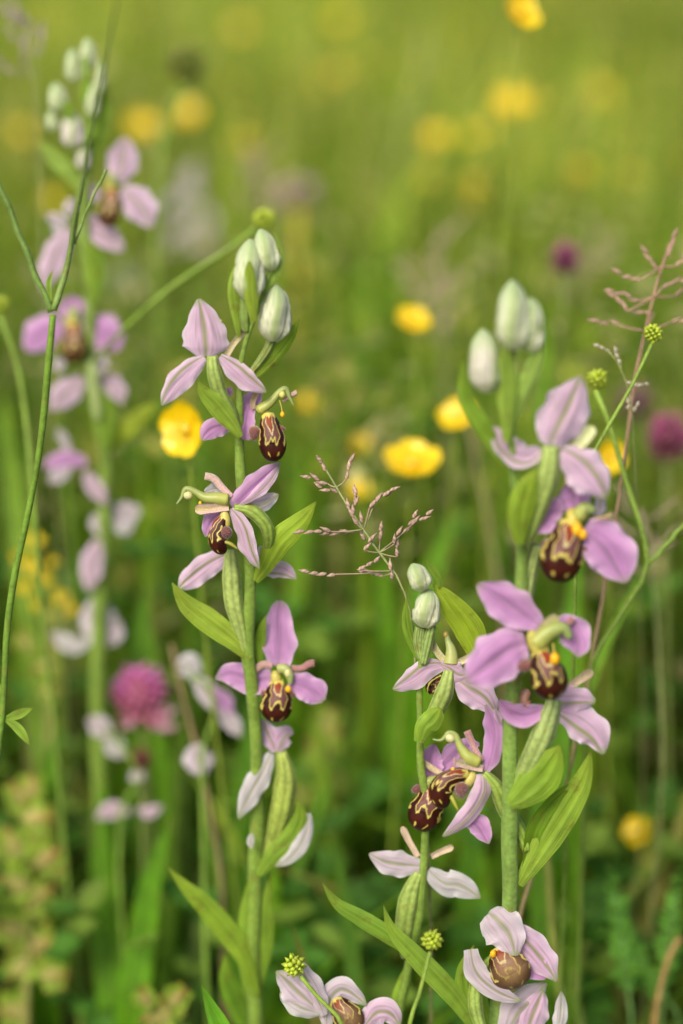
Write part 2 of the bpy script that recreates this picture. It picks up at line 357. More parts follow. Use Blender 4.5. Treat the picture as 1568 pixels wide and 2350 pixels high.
def bud(ctx, root, view, b0, t0, r, dz=0, pink=0, green=0, rot=1.3, name='bud'):
    """closed bud of three overlapping sepals"""
    P = ctx.pts(view, [b0, ((b0[0] + t0[0]) / 2, (b0[1] + t0[1]) / 2), t0], None, dz); sc = ctx.sc(view); r *= sc
    P[:, 2] = P[:, 2].mean(); n, nv = 48, 30
    v = np.linspace(0, 1, nv); C = crom(P, nv); T = nrm(np.gradient(C, axis=0)); A = nrm(np.cross(T, [0, 0, -1.0])); B = nrm(np.cross(A, T))
    h = prof([(0, .25), (.05, .55), (.18, .9), (.38, 1), (.62, .90), (.8, .68), (.92, .40), (1, .10)], v) * r
    th = np.linspace(0, 6.283, n, endpoint=False); TH, V = np.meshgrid(th, v)
    q = (TH + rot + V * .5) * 3 / 6.283; sw = q - np.floor(q)
    rr = h[:, None] * (.86 + .23 * sw + .03 * np.cos((sw - .5) * 6.283) + .05 * bump(sw, .5, .10) + .028 * np.cos(sw * 29 + V * 3) + .05 * np.sin(V * 9 + TH * 2))
    co = (C[:, None, :] + A[:, None, :] * (np.cos(TH) * rr)[..., None] + B[:, None, :] * (np.sin(TH) * rr)[..., None]).reshape(-1, 3)
    s_ = sw.ravel(); v_ = V.ravel()
    base = mix((.56, .58, .40), (.64, .48, .60), np.full(len(s_), pink)); base = mix(base, (.42, .50, .28), np.full(len(s_), green))
    c = mix(base, (.22, .32, .08), bump(s_, .5, .15) ** .6 * 1.0); c = mix(c, (.45, .50, .25), bump(s_, .5, .24) * .4)
    for k in (.14, .28, .72, .88): c = mix(c, (.28, .35, .15), bump(s_, k + .02 * np.sin(v_ * 8), .05) * .8)
    c = mix(c, (.34, .46, .20), np.clip((v_ - .55) / .4, 0, 1) * .8); c = mix(c, (.50, .56, .26), np.clip((.18 - v_) / .18, 0, 1) * .6); c = mix(c, (.30, .33, .16), bump(s_, .03, .05) * .7); c = mix(c, (.80, .80, .76), bump(s_, .97, .05) * .35)
    return raw(name, W(co), gridf(n, nv, True), c, M['bud'], root, uv=np.stack([TH.ravel() / 2, v_], 1))
def stem(ctx, root, pts, R, c1=(.18, .27, .045), c2=(.15, .24, .03), dz=0, name='stem', n=16, down=True, mat='stem'):
    """pts in (view, x, y) ; continues down to the ground at the root"""
    P = []
    for q in pts: P.append(ctx.pts(q[0], [(q[1], q[2])], None, dz + (q[3] if len(q) > 3 else 0))[0])
    Wp = W(P); k = [PX * (DF + p[2] * PX) / DF for p in P]
    R = [r for r in R]; Rm = [np.interp(i / (len(P) - 1), np.linspace(0, 1, len(R)), R) * k[i] for i in range(len(P))]
    Wp = list(Wp)
    if down:
        l = Wp[-1]; b0 = wo(root)
        Wp += [np.array([l[0] * .5 + b0[0] * .5, l[1] * .5 + b0[1] * .5, l[2] * .45]), b0 - np.array([0, 0, .004])]; Rm += [Rm[-1] * 1.1, Rm[-1] * 1.2]
    return tube(name, root, np.array(Wp), Rm, lambda u, v: mix(c1, c2, v + .2 * u), mat, n=n, nv=70, world=True, ribs=5 if n > 8 else 0, ribd=.035)
def ground_below(ctx, view, x, y, dx=0, dz=0):
    p = W(ctx.pts(view, [(x, y)], None, dz))[0]; return np.array([p[0] + dx, p[1], 0.0])

def flow(ctx, root, view, cx, cy, parts, lp=None, hw=50, dz=0):
    f = Flower(ctx, root, view, cx, cy, dz)
    for P, h, k in parts: f.sepal(P, h, k, tip=.4)
    if lp:
        f.throat(lp[0][0], lp[0][1], hw * .6, -5, (.5, .42, .05)); f.column([(lp[0][0], lp[0][1] - hw * .2, -20), (lp[0][0] + hw * .1, lp[0][1] - hw * .9, -30), (lp[0][0] + hw * .4, lp[0][1] - hw * .4, -45)], [hw * .35, hw * .3, hw * .1])
        f.lip(lp, hw, face=(.1, 0, -1))
    return f

# ------------------------------------------------------------------ ground
def plane_grid():
    n = 80; xs = np.sign(np.linspace(-1, 1, n)) * np.abs(np.linspace(-1, 1, n)) ** 4 * 300
    X, Y = np.meshgrid(xs, xs); Z = .012 * np.sin(X * 3.1) * np.cos(Y * 2.7) - .012
    co = np.stack([X.ravel(), Y.ravel(), Z.ravel() - .002], 1)
    o = raw('ground', co, gridf(n, n), np.tile([.05, .06, .02], (len(co), 1)), gm); o['kind'] = 'structure'; return o
plane_grid()

def blades(name, n, ymin, ymax, pw, hr, wr, pal, top, seed, label, spread=(.42, .45), bend=.5, seg_n=5, xf=None, cat='grass', ygap=None):
    rs = np.random.RandomState(seed)
    u_ = rs.rand(n); y = (ymin ** pw + u_ * (ymax ** pw - ymin ** pw)) ** (1 / pw) if ymin > 0 else ymin + u_ * (ymax - ymin)
    x = (rs.rand(n) * 2 - 1) * (spread[0] * np.abs(y) + spread[1])
    # clumping
    x += .05 * np.sin(y * 31) ; h = hr[0] + (hr[1] - hr[0]) * rs.rand(n) ** 1.5; wd = wr[0] + (wr[1] - wr[0]) * rs.rand(n)
    az = rs.rand(n) * 6.283; be = bend * rs.rand(n) ** 1.3 * h; ya = az + rs.normal(0, .5, n) + 1.57; tl = rs.normal(0, .10, (n, 2))
    k = seg_n + 1; t_ = np.linspace(0, 1, k)
    cx = x[:, None] + (np.cos(az) * be)[:, None] * t_ ** 2 + tl[:, :1] * h[:, None] * t_
    cy = y[:, None] + (np.sin(az) * be)[:, None] * t_ ** 2 + tl[:, 1:] * h[:, None] * t_
    cz = h[:, None] * (t_ - .25 * (be / h)[:, None] * t_ ** 3) - .004
    wv = wd[:, None] * (1 - t_ ** 2.2) * .5 * (.6 + .8 * np.minimum(t_ * 2, 1)) + .0001
    sx = (np.cos(ya))[:, None] * wv; sy = (np.sin(ya))[:, None] * wv
    co = np.empty((n, k, 2, 3)); co[:, :, 0] = np.stack([cx - sx, cy - sy, cz], -1); co[:, :, 1] = np.stack([cx + sx, cy + sy, cz], -1)
    pal = np.array(pal); ci = rs.randint(0, len(pal), n); c0 = pal[ci] * rs.uniform(.75, 1.3, (n, 1))
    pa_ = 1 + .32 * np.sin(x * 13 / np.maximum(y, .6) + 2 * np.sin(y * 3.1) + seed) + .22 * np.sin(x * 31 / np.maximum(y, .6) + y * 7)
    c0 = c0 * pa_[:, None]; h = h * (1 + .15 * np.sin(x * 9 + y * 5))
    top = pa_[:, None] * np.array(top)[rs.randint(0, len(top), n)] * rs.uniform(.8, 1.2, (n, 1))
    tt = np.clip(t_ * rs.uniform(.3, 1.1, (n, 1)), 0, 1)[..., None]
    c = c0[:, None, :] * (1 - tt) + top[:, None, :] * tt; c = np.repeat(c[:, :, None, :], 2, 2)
    base = (np.arange(n) * k * 2)[:, None, None]; j = (np.arange(seg_n) * 2)[None, :, None]
    f = base + j + np.array([0, 1, 3, 2])[None, None, :]
    f = f.reshape(-1, 4).astype(np.int32)
    me = bpy.data.meshes.new(name); V_ = co.reshape(-1, 3).astype(np.float32)
    me.vertices.add(len(V_)); me.vertices.foreach_set('co', V_.ravel())
    me.loops.add(f.size); me.loops.foreach_set('vertex_index', f.ravel())
    me.polygons.add(len(f)); me.polygons.foreach_set('loop_start', np.arange(len(f), dtype=np.int32) * 4); me.polygons.foreach_set('loop_total', np.full(len(f), 4, np.int32))
    me.polygons.foreach_set('use_smooth', np.ones(len(f), bool))
    me.update(calc_edges=True)
    ca = me.color_attributes.new('tint', 'FLOAT_COLOR', 'POINT'); c4 = np.ones((len(V_), 4), np.float32); c4[:, :3] = c.reshape(-1, 3); ca.data.foreach_set('color', c4.ravel())
    me.materials.append(M['grass']); o = bpy.data.objects.new(name, me); S.collection.objects.link(o)
    o['kind'] = 'stuff'; o['label'] = label; o['category'] = cat
    return o
G1 = [(.065, .16, .008), (.09, .20, .010), (.12, .22, .012), (.05, .14, .018), (.15, .23, .014), (.10, .20, .01), (.08, .18, .02), (.20, .15, .06)]
G2 = [(.16, .29, .015), (.21, .32, .02), (.14, .27, .02), (.28, .33, .03)]
T1 = [(.18, .34, .02), (.26, .38, .03), (.14, .29, .03), (.38, .40, .06), (.18, .32, .02), (.36, .36, .12)]
T2 = [(.42, .45, .06), (.36, .43, .05), (.46, .44, .10), (.30, .40, .04), (.50, .42, .14)]
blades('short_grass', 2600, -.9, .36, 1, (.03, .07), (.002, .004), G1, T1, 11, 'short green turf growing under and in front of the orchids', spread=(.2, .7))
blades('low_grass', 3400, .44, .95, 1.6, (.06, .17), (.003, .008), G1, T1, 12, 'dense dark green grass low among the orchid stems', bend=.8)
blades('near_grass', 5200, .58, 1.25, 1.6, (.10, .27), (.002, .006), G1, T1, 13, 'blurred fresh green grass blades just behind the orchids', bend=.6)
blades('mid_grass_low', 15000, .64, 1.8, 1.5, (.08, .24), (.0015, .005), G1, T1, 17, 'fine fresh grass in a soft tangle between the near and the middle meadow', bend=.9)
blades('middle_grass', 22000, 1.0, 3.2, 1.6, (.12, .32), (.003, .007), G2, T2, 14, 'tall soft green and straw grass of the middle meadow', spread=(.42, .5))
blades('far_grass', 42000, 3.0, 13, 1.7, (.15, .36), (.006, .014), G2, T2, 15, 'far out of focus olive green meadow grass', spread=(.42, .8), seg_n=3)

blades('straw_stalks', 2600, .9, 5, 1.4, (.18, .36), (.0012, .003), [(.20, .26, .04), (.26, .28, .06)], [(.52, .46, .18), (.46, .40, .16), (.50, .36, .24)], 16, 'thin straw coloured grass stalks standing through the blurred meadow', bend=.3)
# ------------------------------------------------------------------ the two-flowered-side main orchid (middle)
GRNC = c_leaf()
A = Ctx(1060, .364)
ra = thing('bee_orchid', 'tall bee orchid left of centre with three green white buds above its open pink flowers', 'orchid', ground_below(A, 7, 1150, 2348, .002))
stem(A, ra, [(1, 1085, 480), (1, 1030, 700), (1, 940, 950), (1, 862, 1150), (1, 815, 1350), (1, 798, 1650), (1, 795, 1950), (2, 700, 170), (2, 740, 500), (2, 790, 900), (2, 800, 1200), (2, 775, 1600),
             (3, 800, 700), (3, 818, 1000), (3, 828, 1500), (3, 832, 2000), (7, 1145, 2150), (7, 1150, 2345)], [4, 7, 12, 14, 15, 16, 18, 18, 17, 17, 18, 18])
bud(A, ra, 1, (1095, 520), (985, 148), 112, dz=16, green=.25)
bract(A, ra, 1, [(1010, 760), (1120, 560), (1165, 400), (1150, 260), (1100, 150)], 38, dz=2, col=c_leaf((.30, .36, .12), (.38, .42, .18)))
bud(A, ra, 1, (880, 775), (898, 238), 150, dz=-8, green=.12, rot=1.3)
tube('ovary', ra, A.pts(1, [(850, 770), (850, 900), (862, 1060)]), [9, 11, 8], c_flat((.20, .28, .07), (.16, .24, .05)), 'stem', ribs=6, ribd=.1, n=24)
bract(A, ra, 1, [(935, 980), (905, 760), (895, 600), (890, 440)], 62, dz=-58, col=c_leaf((.28, .32, .05), (.34, .38, .11)), pr=[(0, .5), (.3, .9), (.6, 1), (.85, .7), (1, .2)])
bract(A, ra, 1, [(800, 1120), (765, 900), (740, 660), (790, 415)], 46, dz=-5, col=c_leaf((.26, .31, .05), (.34, .40, .14)))
bud(A, ra, 1, (1105, 1155), (1128, 645), 152, dz=-10, pink=.15, rot=1.5)
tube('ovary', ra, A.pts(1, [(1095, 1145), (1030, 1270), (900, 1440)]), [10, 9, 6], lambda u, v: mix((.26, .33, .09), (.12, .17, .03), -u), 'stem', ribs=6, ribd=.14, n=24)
bract(A, ra, 1, [(925, 1485), (1060, 1370), (1230, 1160), (1340, 942)], 66, dz=2, col=c_leaf((.26, .32, .05), (.34, .38, .10)), face=(.3, .2, -1))

f = Flower(A, ra, 1, 530, 1290)
f.sepal([(500, 1295, 10), (500, 1200, -35), (478, 980, -30), (436, 772, 10)], 212, pr=[(0, .5), (.05, .82), (.16, 1), (.35, .97), (.55, .84), (.75, .58), (.88, .36), (.96, .2), (1, .08)], cup=-.45, wav=.03)
f.sepal([(490, 1300, 0), (350, 1420, -20), (210, 1570, -25), (108, 1728, 0)], 112, rib=.45, cup=-.35)
f.sepal([(625, 1290, 0), (730, 1380, -20), (880, 1510, -25), (1042, 1608, 0)], 100, rib=-.45, cup=-.35)
f.strap([(690, 1275, 10), (745, 1180, 5), (800, 1110, 0), (868, 1040, 0)], 34, (.42, .34, .24), (.30, .28, .10))
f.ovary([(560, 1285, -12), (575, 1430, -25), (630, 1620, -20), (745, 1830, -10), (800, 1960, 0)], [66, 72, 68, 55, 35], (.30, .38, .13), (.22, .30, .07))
f.dot(640, 968, 9, 20, (.45, .5, .05), 1, name='anther')
bract(A, ra, 1, [(815, 2010), (720, 1880), (570, 1700), (470, 1590), (432, 1500)], 88, dz=-48, col=c_leaf((.23, .29, .05), (.29, .34, .09)), cup=-.3)

f = Flower(A, ra, 1, 960, 1800)
f.sepal([(880, 1790, 40), (900, 1700, 40), (960, 1640, 30), (1000, 1600, 20)], 80, 'in', cup=.2, tip=.2)
f.sepal([(900, 1720, 30), (870, 1850, 30), (860, 2040, 25)], 75, 'in', cup=.3, tip=.2, pr=[(0, .6), (.4, 1), (.9, .8), (1, .3)])
f.sepal([(760, 1900, 50), (640, 1910, 45), (540, 1950, 40), (468, 2040, 30)], 95, 'in', rib=.1, cup=-.3, pr=[(0, .5), (.3, .9), (.6, 1), (.85, .7), (1, .1)])
f.sepal([(740, 1620, 50), (690, 1600, 50), (670, 1580, 50)], 50, 'in', tip=0)
f.strap([(930, 1760, -5), (920, 1700, -12), (955, 1610, -12)], 30, (.42, .30, .24), (.30, .24, .07))
f.throat(1010, 1770, 58, 0, (.50, .47, .12), 1.3, (1, .5, 0))
f.column([(975, 1770, -10), (1080, 1700, -20), (1160, 1610, -22), (1215, 1580, -22), (1250, 1650, -22), (1290, 1730, -22)], [48, 44, 32, 30, 18, 7])
f.dot(1185, 1630, 30, -38, (.62, .58, .16), 1.1, name='anther')
f.thread([(1160, 1680, -25), (1178, 1740, -30), (1187, 1800, -32)])
f.dot(1187, 1808, 21, -32)
f.horn([(1190, 1690, 10), (1260, 1640, 5), (1318, 1610, 0)], [16, 20, 24], (.42, .25, .20), (.46, .30, .26))
f.lip([(1055, 1800, 0), (1075, 1920, -15), (1100, 2080, -10), (1098, 2232, 15)], 132, face=(.12, .1, -1))
f.lobe(935, 1975, 52, (-.2, 1, -.5), -20)
f.lobe(1180, 1935, 26, (1, .2, -.2), -10, hairs=30)

f = Flower(A, ra, 2, 640, 460, -34)
f.sepal([(700, 450, 60), (840, 430, 60), (1010, 350, 55)], 85, 'pale', rib=.2, cup=-.3, face=(0, .3, -1))
f.sepal([(600, 480, 60), (500, 540, 60), (435, 680, 55)], 75, 'in', cup=.2, wav=.12)
f.sepal([(430, 330, 70), (520, 300, 75), (600, 320, 70)], 45, 'white', cup=.1)
f.sepal([(640, 440, 0), (780, 330, -20), (910, 210, -15), (1022, 100, 0)], 92, 'in', rib=-.45, cup=-.5, wav=.13, face=(.25, .3, -1))
f.sepal([(690, 440, -5), (800, 370, -35), (930, 250, -35), (1020, 110, -5)], 48, 'out', rib=.1, cup=-.2, wav=.10, pr=[(0, .1), (.2, .5), (.5, 1), (.85, .6), (1, .1)])
f.sepal([(630, 465, 0), (715, 600, -30), (770, 780, -35), (855, 930, -5)], 78, 'out', rib=-.35, cup=-.45, wav=.13, face=(-.3, .1, -1))
f.horn([(640, 370, 5), (560, 290, 0), (500, 225, 0), (430, 205, 0)], [26, 28, 32, 30], (.55, .33, .34), (.50, .36, .30))
f.strap([(615, 440, -15), (500, 455, -25), (420, 462, -25), (355, 468, -20)], 42, (.56, .36, .34), (.42, .38, .12))
f.column([(610, 390, -8), (520, 380, -12), (430, 372, -12), (350, 325, -12), (280, 305, -12), (250, 370, -12), (210, 425, -12)], [50, 50, 42, 28, 24, 15, 8])
f.dot(300, 358, 34, -18, (.60, .56, .26), 1.1, (1, .2, 0), name='anther')
f.dot(395, 418, 15, -10, (.7, .45, .02), name='pollinium')
f.throat(590, 540, 56, -5, (.55, .48, .12), 1.5)
f.lip([(590, 520, 5), (540, 600, 0), (530, 720, 0), (590, 812, 10)], 88, face=(-1, .1, -.55), deep=.8)
f.lobe(595, 650, 50, (-.3, .4, -1), -48, long=1.0, hairs=110)
tube('lip_point', f.e, f.p([(560, 715, -35), (630, 735, -50), (690, 780, -50)]), [3.5, 5, 2], c_flat((.35, .32, .05)), 'column', n=8, nv=8)
f.ovary([(660, 450, 10), (800, 480, 5), (910, 590, 5), (935, 700, 10), (920, 780, 20)], [40, 60, 58, 52, 40])
bract(A, ra, 2, [(825, 1030), (890, 930), (1020, 710), (1180, 560), (1303, 405)], 100, dz=-20, col=c_leaf((.25, .31, .035), (.30, .35, .07)), cup=-.35)

f = Flower(A, ra, 2, 640, 820, 40)
f.sepal([(600, 830, 0), (460, 900, -10), (330, 1000, -15), (225, 1090, 0)], 100, 'out', rib=.2, cup=-.3, pr=[(0, .6), (.2, .9), (.55, 1), (.85, .75), (.96, .35), (1, .05)])
f.sepal([(820, 960, 0), (960, 930, 0), (1070, 950, 0), (1148, 1015, 0)], 72, 'out', rib=.5, cup=-.3)
f.sepal([(850, 900, 0), (870, 830, 0), (865, 750, 0)], 45, 'pale', tip=0)
f.ovary([(635, 780, -50), (640, 950, -60), (660, 1200, -50), (720, 1450, -20), (745, 1600, 0)], [60, 80, 78, 60, 40], (.33, .40, .15), (.28, .36, .12))
bract(A, ra, 2, [(785, 1640), (660, 1500), (460, 1340), (290, 1210), (175, 1040)], 98, dz=-20, col=c_leaf((.27, .31, .05), (.32, .36, .10)), cup=-.3)
bract(A, ra, 2, [(810, 1030), (840, 960), (900, 830), (945, 700)], 40, dz=-8)

f = Flower(A, ra, 3, 1010, 700)
f.sepal([(1010, 615, 10), (1020, 420, 0), (1015, 240, 5), (1015, 100, 25)], 138, 'in', cup=.25, wav=.12, pr=[(0, .55), (.15, .85), (.32, 1), (.6, .78), (.8, .68), (.93, .45), (1, .1)])
f.sepal([(1090, 730, 10), (1200, 770, 0), (1290, 820, 0), (1362, 890, 10)], 112, 'in', cup=.2, wav=.12, pr=[(0, .6), (.3, .9), (.6, 1), (.85, .85), (1, .15)])
f.sepal([(960, 720, 20), (820, 730, 30), (640, 680, 45), (515, 715, 50)], 118, 'in', cup=.15, pr=[(0, .7), (.3, 1), (.6, .95), (.85, .6), (1, .08)])
f.horn([(1110, 635, -5), (1200, 630, -10), (1250, 600, -15), (1290, 595, -15)], [26, 24, 28, 28])
f.horn([(960, 620, -5), (890, 605, -12), (825, 650, -20)], [28, 32, 28], (.45, .26, .26), (.40, .26, .20))
f.throat(990, 720, 62, -8, (.48, .42, .10), 1.2)
f.column([(1010, 640, -10), (1060, 640, -28), (1095, 690, -38), (1100, 760, -35)], [42, 40, 34, 16], (.40, .42, .14), (.25, .33, .11))
f.dot(1082, 672, 27, -58, (.60, .57, .25), 1.3, name='anther')
f.thread([(1040, 720, -35), (1043, 770, -45), (1045, 820, -48)])
f.dot(1043, 825, 23, -50); f.dot(1086, 797, 23, -50)
f.lip([(1000, 740, 10), (1000, 850, -15), (990, 950, -15), (985, 1056, 15)], 134, face=(.06, -.1, -1))
f.lobe(895, 830, 26, (-.6, .8, 0), -5, hairs=30); f.lobe(1118, 840, 22, (.6, .8, 0), -5, hairs=30)
bract(A, ra, 3, [(860, 620), (860, 480), (880, 320), (912, 218)], 42, dz=14)

f = Flower(A, ra, 3, 980, 1280, 10)
f.sepal([(985, 1290, 0), (960, 1220, -10), (920, 1130, -10), (880, 1030, 10)], 78, 'out', tip=.3)
f.sepal([(990, 1290, 0), (1020, 1200, -10), (1070, 1140, -10), (1125, 1150, 10)], 90, 'out', tip=.2, rib=.2)
f.sepal([(950, 1300, 0), (890, 1430, -10), (790, 1610, -15), (695, 1815, 0)], 92, 'white', cup=-.3)
f.sepal([(1245, 1770, 20), (1220, 1930, 20), (1130, 2090, 25), (980, 2190, 30)], 62, 'white', cup=-.3)
f.sepal([(800, 1930, 40), (790, 2000, 40), (800, 2050, 40)], 30, 'white', tip=0)
f.ovary([(1030, 1290, -5), (1065, 1480, -15), (1030, 1760, -15), (940, 2080, 0), (890, 2240, 0)], [60, 95, 92, 62, 40], (.30, .36, .10), (.24, .31, .06))
bract(A, ra, 3, [(850, 2260), (960, 2110), (1110, 1960), (1180, 1790), (1160, 1660)], 84, dz=-50, cup=-.4)
bract(A, ra, 7, [(1120, 2240), (1105, 2050), (1115, 1850), (1140, 1640)], 46, dz=-15, name='leaf')
bract(A, ra, 7, [(1160, 2200), (1190, 2000), (1200, 1800), (1210, 1660)], 34, dz=-10, name='leaf')
bract(A, ra, 7, [(1150, 2220), (1080, 2020), (930, 1830), (820, 1720), (755, 1648)], 52, dz=-35, name='leaf', col=c_leaf((.22, .29, .04), (.28, .34, .07)))
bract(A, ra, 7, [(1150, 2450), (1080, 2300), (1020, 2150), (1010, 2030)], 50, dz=30, name='leaf', col=c_leaf((.12, .20, .03), (.16, .24, .04)))

# ------------------------------------------------------------------ right orchid
B = Ctx(2010, .364)
rb = thing('bee_orchid', 'tallest bee orchid, on the right, with blurred white buds above large pink flowers', 'orchid', ground_below(B, 8, 850, 1052, -.003))
stem(B, rb, [(5, 480, 560), (5, 465, 800), (5, 470, 1000), (5, 505, 1400), (5, 540, 1750), (5, 530, 2200), (4, 945, 300), (4, 905, 700), (4, 885, 1000), (4, 893, 1500), (8, 905, 400), (8, 900, 600), (8, 870, 850), (8, 850, 1050)],
     [7, 12, 16, 18, 19, 20, 21, 21, 22, 22], (.17, .27, .05), (.18, .29, .065), n=20)
bud(B, rb, 5, (480, 560), (478, 112), 112, green=.15)
bud(B, rb, 5, (600, 575), (600, 225), 85, dz=12, rot=1.2)
bud(B, rb, 5, (325, 830), (290, 425), 112, dz=4, pink=.45, rot=2)
bract(B, rb, 5, [(440, 1150), (445, 850), (440, 620), (420, 440)], 66, dz=-30, col=c_leaf((.27, .33, .08), (.34, .40, .14)))
bract(B, rb, 5, [(440, 1300), (300, 1060), (185, 860), (168, 600)], 58, dz=-10)
bract(B, rb, 5, [(490, 1020), (555, 780), (640, 580), (655, 380)], 56, dz=-12, col=c_leaf((.30, .37, .14), (.38, .44, .2)))
f = Flower(B, rb, 5, 730, 1180)
f.sepal([(715, 1170, 0), (760, 1060, -30), (840, 900, -35), (915, 722, 0)], 158, 'out', cup=-.45, pr=[(0, .45), (.12, .8), (.35, 1), (.65, .9), (.85, .5), (1, .06)])
f.sepal([(660, 1190, 0), (560, 1240, -15), (450, 1180, -25), (352, 1045, -30)], 88, 'out', rib=-.5, cup=.3, tip=.3)
f.sepal([(790, 1200, 0), (900, 1290, -25), (1000, 1400, -30), (1072, 1510, 0)], 138, 'out', rib=-.3, cup=-.35)
f.strap([(880, 1180, 20), (940, 1120, 20), (985, 1040, 20)], 45, (.5, .5, .3), (.42, .46, .2))
f.ovary([(720, 1170, -20), (710, 1330, -30), (640, 1560, -20), (560, 1800, 0)], [70, 85, 70, 45], (.32, .40, .15), (.26, .34, .1))
bract(B, rb, 5, [(520, 1800), (530, 1600), (570, 1440), (640, 1320)], 88, dz=-55, col=c_leaf((.24, .30, .04), (.29, .34, .08)))
f = Flower(B, rb, 5, 850, 1640)
f.sepal([(870, 1610, 20), (870, 1520, 20), (840, 1400, 20)], 110, 'in', tip=0)
f.sepal([(1010, 1630, 15), (1035, 1570, 10), (1045, 1480, 10)], 38, 'pale', tip=0)
f.sepal([(800, 1600, 10), (720, 1590, 10), (660, 1650, 5), (600, 1720, 0)], 115, 'in', cup=.2)
f.sepal([(940, 1690, 5), (1040, 1770, -5), (1130, 1880, -5), (1205, 2040, 5)], 165, 'in', rib=.15, cup=.2, pr=[(0, .4), (.2, .8), (.5, 1), (.8, .75), (1, .08)])
f.throat(870, 1650, 75, -10, (.52, .44, .08), 1.2)
f.column([(900, 1620, -20), (950, 1570, -35), (1000, 1590, -45)], [50, 50, 25])
f.horn([(990, 1640, -5), (1060, 1630, -10), (1110, 1610, -10)], [14, 16, 14], (.28, .2, .1), (.34, .25, .12))
f.dot(890, 1705, 36, -60); f.dot(930, 1735, 28, -60)
f.thread([(880, 1640, -40), (890, 1700, -58)])
f.lip([(850, 1650, 10), (820, 1790, -15), (790, 1900, -10), (770, 2040, 20)], 148, face=(.05, 0, -1))
f.lobe(700, 1810, 42, (-.5, .8, -.2), 0, hairs=30); f.lobe(940, 1840, 30, (.7, .5, -.2), 0, hairs=30)
tube('ovary', rb, B.pts(5, [(640, 1800), (600, 1960), (570, 2150)], None, 15), [12, 14, 12], lambda u, v: mix((.30, .38, .13), (.14, .2, .04), -u), 'stem', ribs=6, ribd=.14, n=24)
f = Flower(B, rb, 4, 1060, 600, -68)
f.sepal([(1060, 450, 0), (940, 370, -15), (820, 290, -20), (685, 205, -10)], 122, 'in', cup=.25, wav=.08)
f.sepal([(980, 560, 0), (870, 600, -25), (750, 690, -30), (615, 790, -15)], 158, 'in', cup=-.15, pr=[(0, .5), (.25, .9), (.5, 1), (.75, .75), (.9, .45), (1, .08)])
f.sepal([(1150, 440, 25), (1240, 470, 20), (1290, 560, 20), (1290, 640, 20)], 100, 'in', cup=.2)
f.strap([(1080, 500, -5), (1120, 450, -12), (1180, 430, -15)], 55, (.5, .42, .25), (.42, .44, .12))
f.throat(1050, 570, 80, -12, (.50, .45, .10), 1.3, (.6, 1, 0))
f.column([(1040, 560, -30), (1120, 490, -45), (1200, 470, -50), (1240, 530, -50)], [60, 52, 42, 20])
f.horn([(1230, 440, -5), (1260, 410, -10)], [22, 24])
f.dot(1150, 650, 30, -85); f.thread([(1140, 560, -60), (1150, 640, -82)])
f.lip([(1060, 600, 0), (1090, 690, -20), (1120, 790, -20), (1130, 893, 10)], 122, face=(.35, -.1, -1))
f.lobe(972, 692, 38, (-.9, .3, -.2), -15)
f = Flower(B, rb, 4, 1150, 900, -10)
f.sepal([(1090, 940, 5), (980, 990, -5), (890, 970, -12), (815, 895, -12)], 72, 'in', cup=.45, tip=.2)
f.strap([(1000, 920, -14), (965, 900, -22), (985, 830, -24)], 30, (.22, .08, .06), (.42, .28, .2))
f.sepal([(1140, 900, 0), (1230, 890, -25), (1310, 890, -30), (1390, 905, -10)], 82, 'out', rib=.3, cup=-.4, pr=[(0, .8), (.25, 1), (.6, .9), (.85, .65), (1, .2)])
f.sepal([(1170, 960, 5), (1290, 1020, -12), (1390, 1100, -15), (1440, 1218, 0)], 112, 'out', rib=.35, cup=-.3)
f.strap([(1210, 835, 5), (1290, 780, 0), (1375, 722, 0)], 28, (.55, .40, .32), (.50, .42, .22))
f.ovary([(1150, 890, -15), (1090, 1080, -30), (990, 1300, -20), (900, 1480, 0)], [62, 78, 70, 40], (.34, .42, .2), (.24, .32, .1))
bract(B, rb, 4, [(875, 1520), (960, 1460), (1080, 1340), (1180, 1165)], 118, dz=-62, col=c_leaf((.20, .27, .04), (.24, .31, .07)), cup=-.3)
f.dot(1005, 1030, 26, 15, (.5, .45, .03), 1, name='lip_point')
f = Flower(B, rb, 4, 730, 1310, 18)
f.sepal([(600, 1600, 55), (690, 1640, 50), (755, 1755, 45)], 66, 'in', cup=.2, rib=.2)
f.sepal([(735, 1320, 5), (775, 1180, -5), (778, 1060, -5), (735, 925, 5)], 68, 'in', rib=.1, cup=-.4, wav=.10, face=(-.3, 0, -1), pr=[(0, .35), (.2, .85), (.5, 1), (.75, .85), (1, .1)])
f.sepal([(790, 950, -8), (810, 1000, -10), (828, 1060, -5)], 22, 'out')
f.sepal([(715, 1335, 0), (715, 1450, -25), (620, 1600, -30), (482, 1712, -10)], 62, 'out', rib=-.2, cup=-.45, wav=.10, face=(.3, .2, -1), pr=[(0, .6), (.2, 1), (.5, .95), (.8, .7), (1, .1)])
f.horn([(715, 1260, -5), (670, 1180, -8), (625, 1080, -10)], [15, 19, 22], (.45, .26, .26), (.34, .17, .17))
f.strap([(720, 1305, -22), (640, 1290, -28), (560, 1262, -28)], 26, (.50, .32, .32), (.26, .26, .10))
f.column([(700, 1270, -10), (630, 1235, -15), (580, 1165, -15), (555, 1105, -15), (515, 1092, -15), (475, 1135, -15), (418, 1130, -15)], [36, 42, 30, 20, 15, 12, 5])
f.dot(525, 1125, 27, -18, (.62, .58, .30), 1.2, (1, .6, 0), name='anther')
f.thread([(548, 1240, -12), (548, 1290, -18)], 3); f.dot(542, 1316, 16, -22)
f.throat(640, 1370, 50, 5, (.58, .50, .14), 1.2, (.6, -1, 0))
f.lip([(630, 1330, 0), (540, 1360, -8), (470, 1430, 0), (490, 1545, 20)], 80, face=(-.7, -.35, -1), deep=.85)
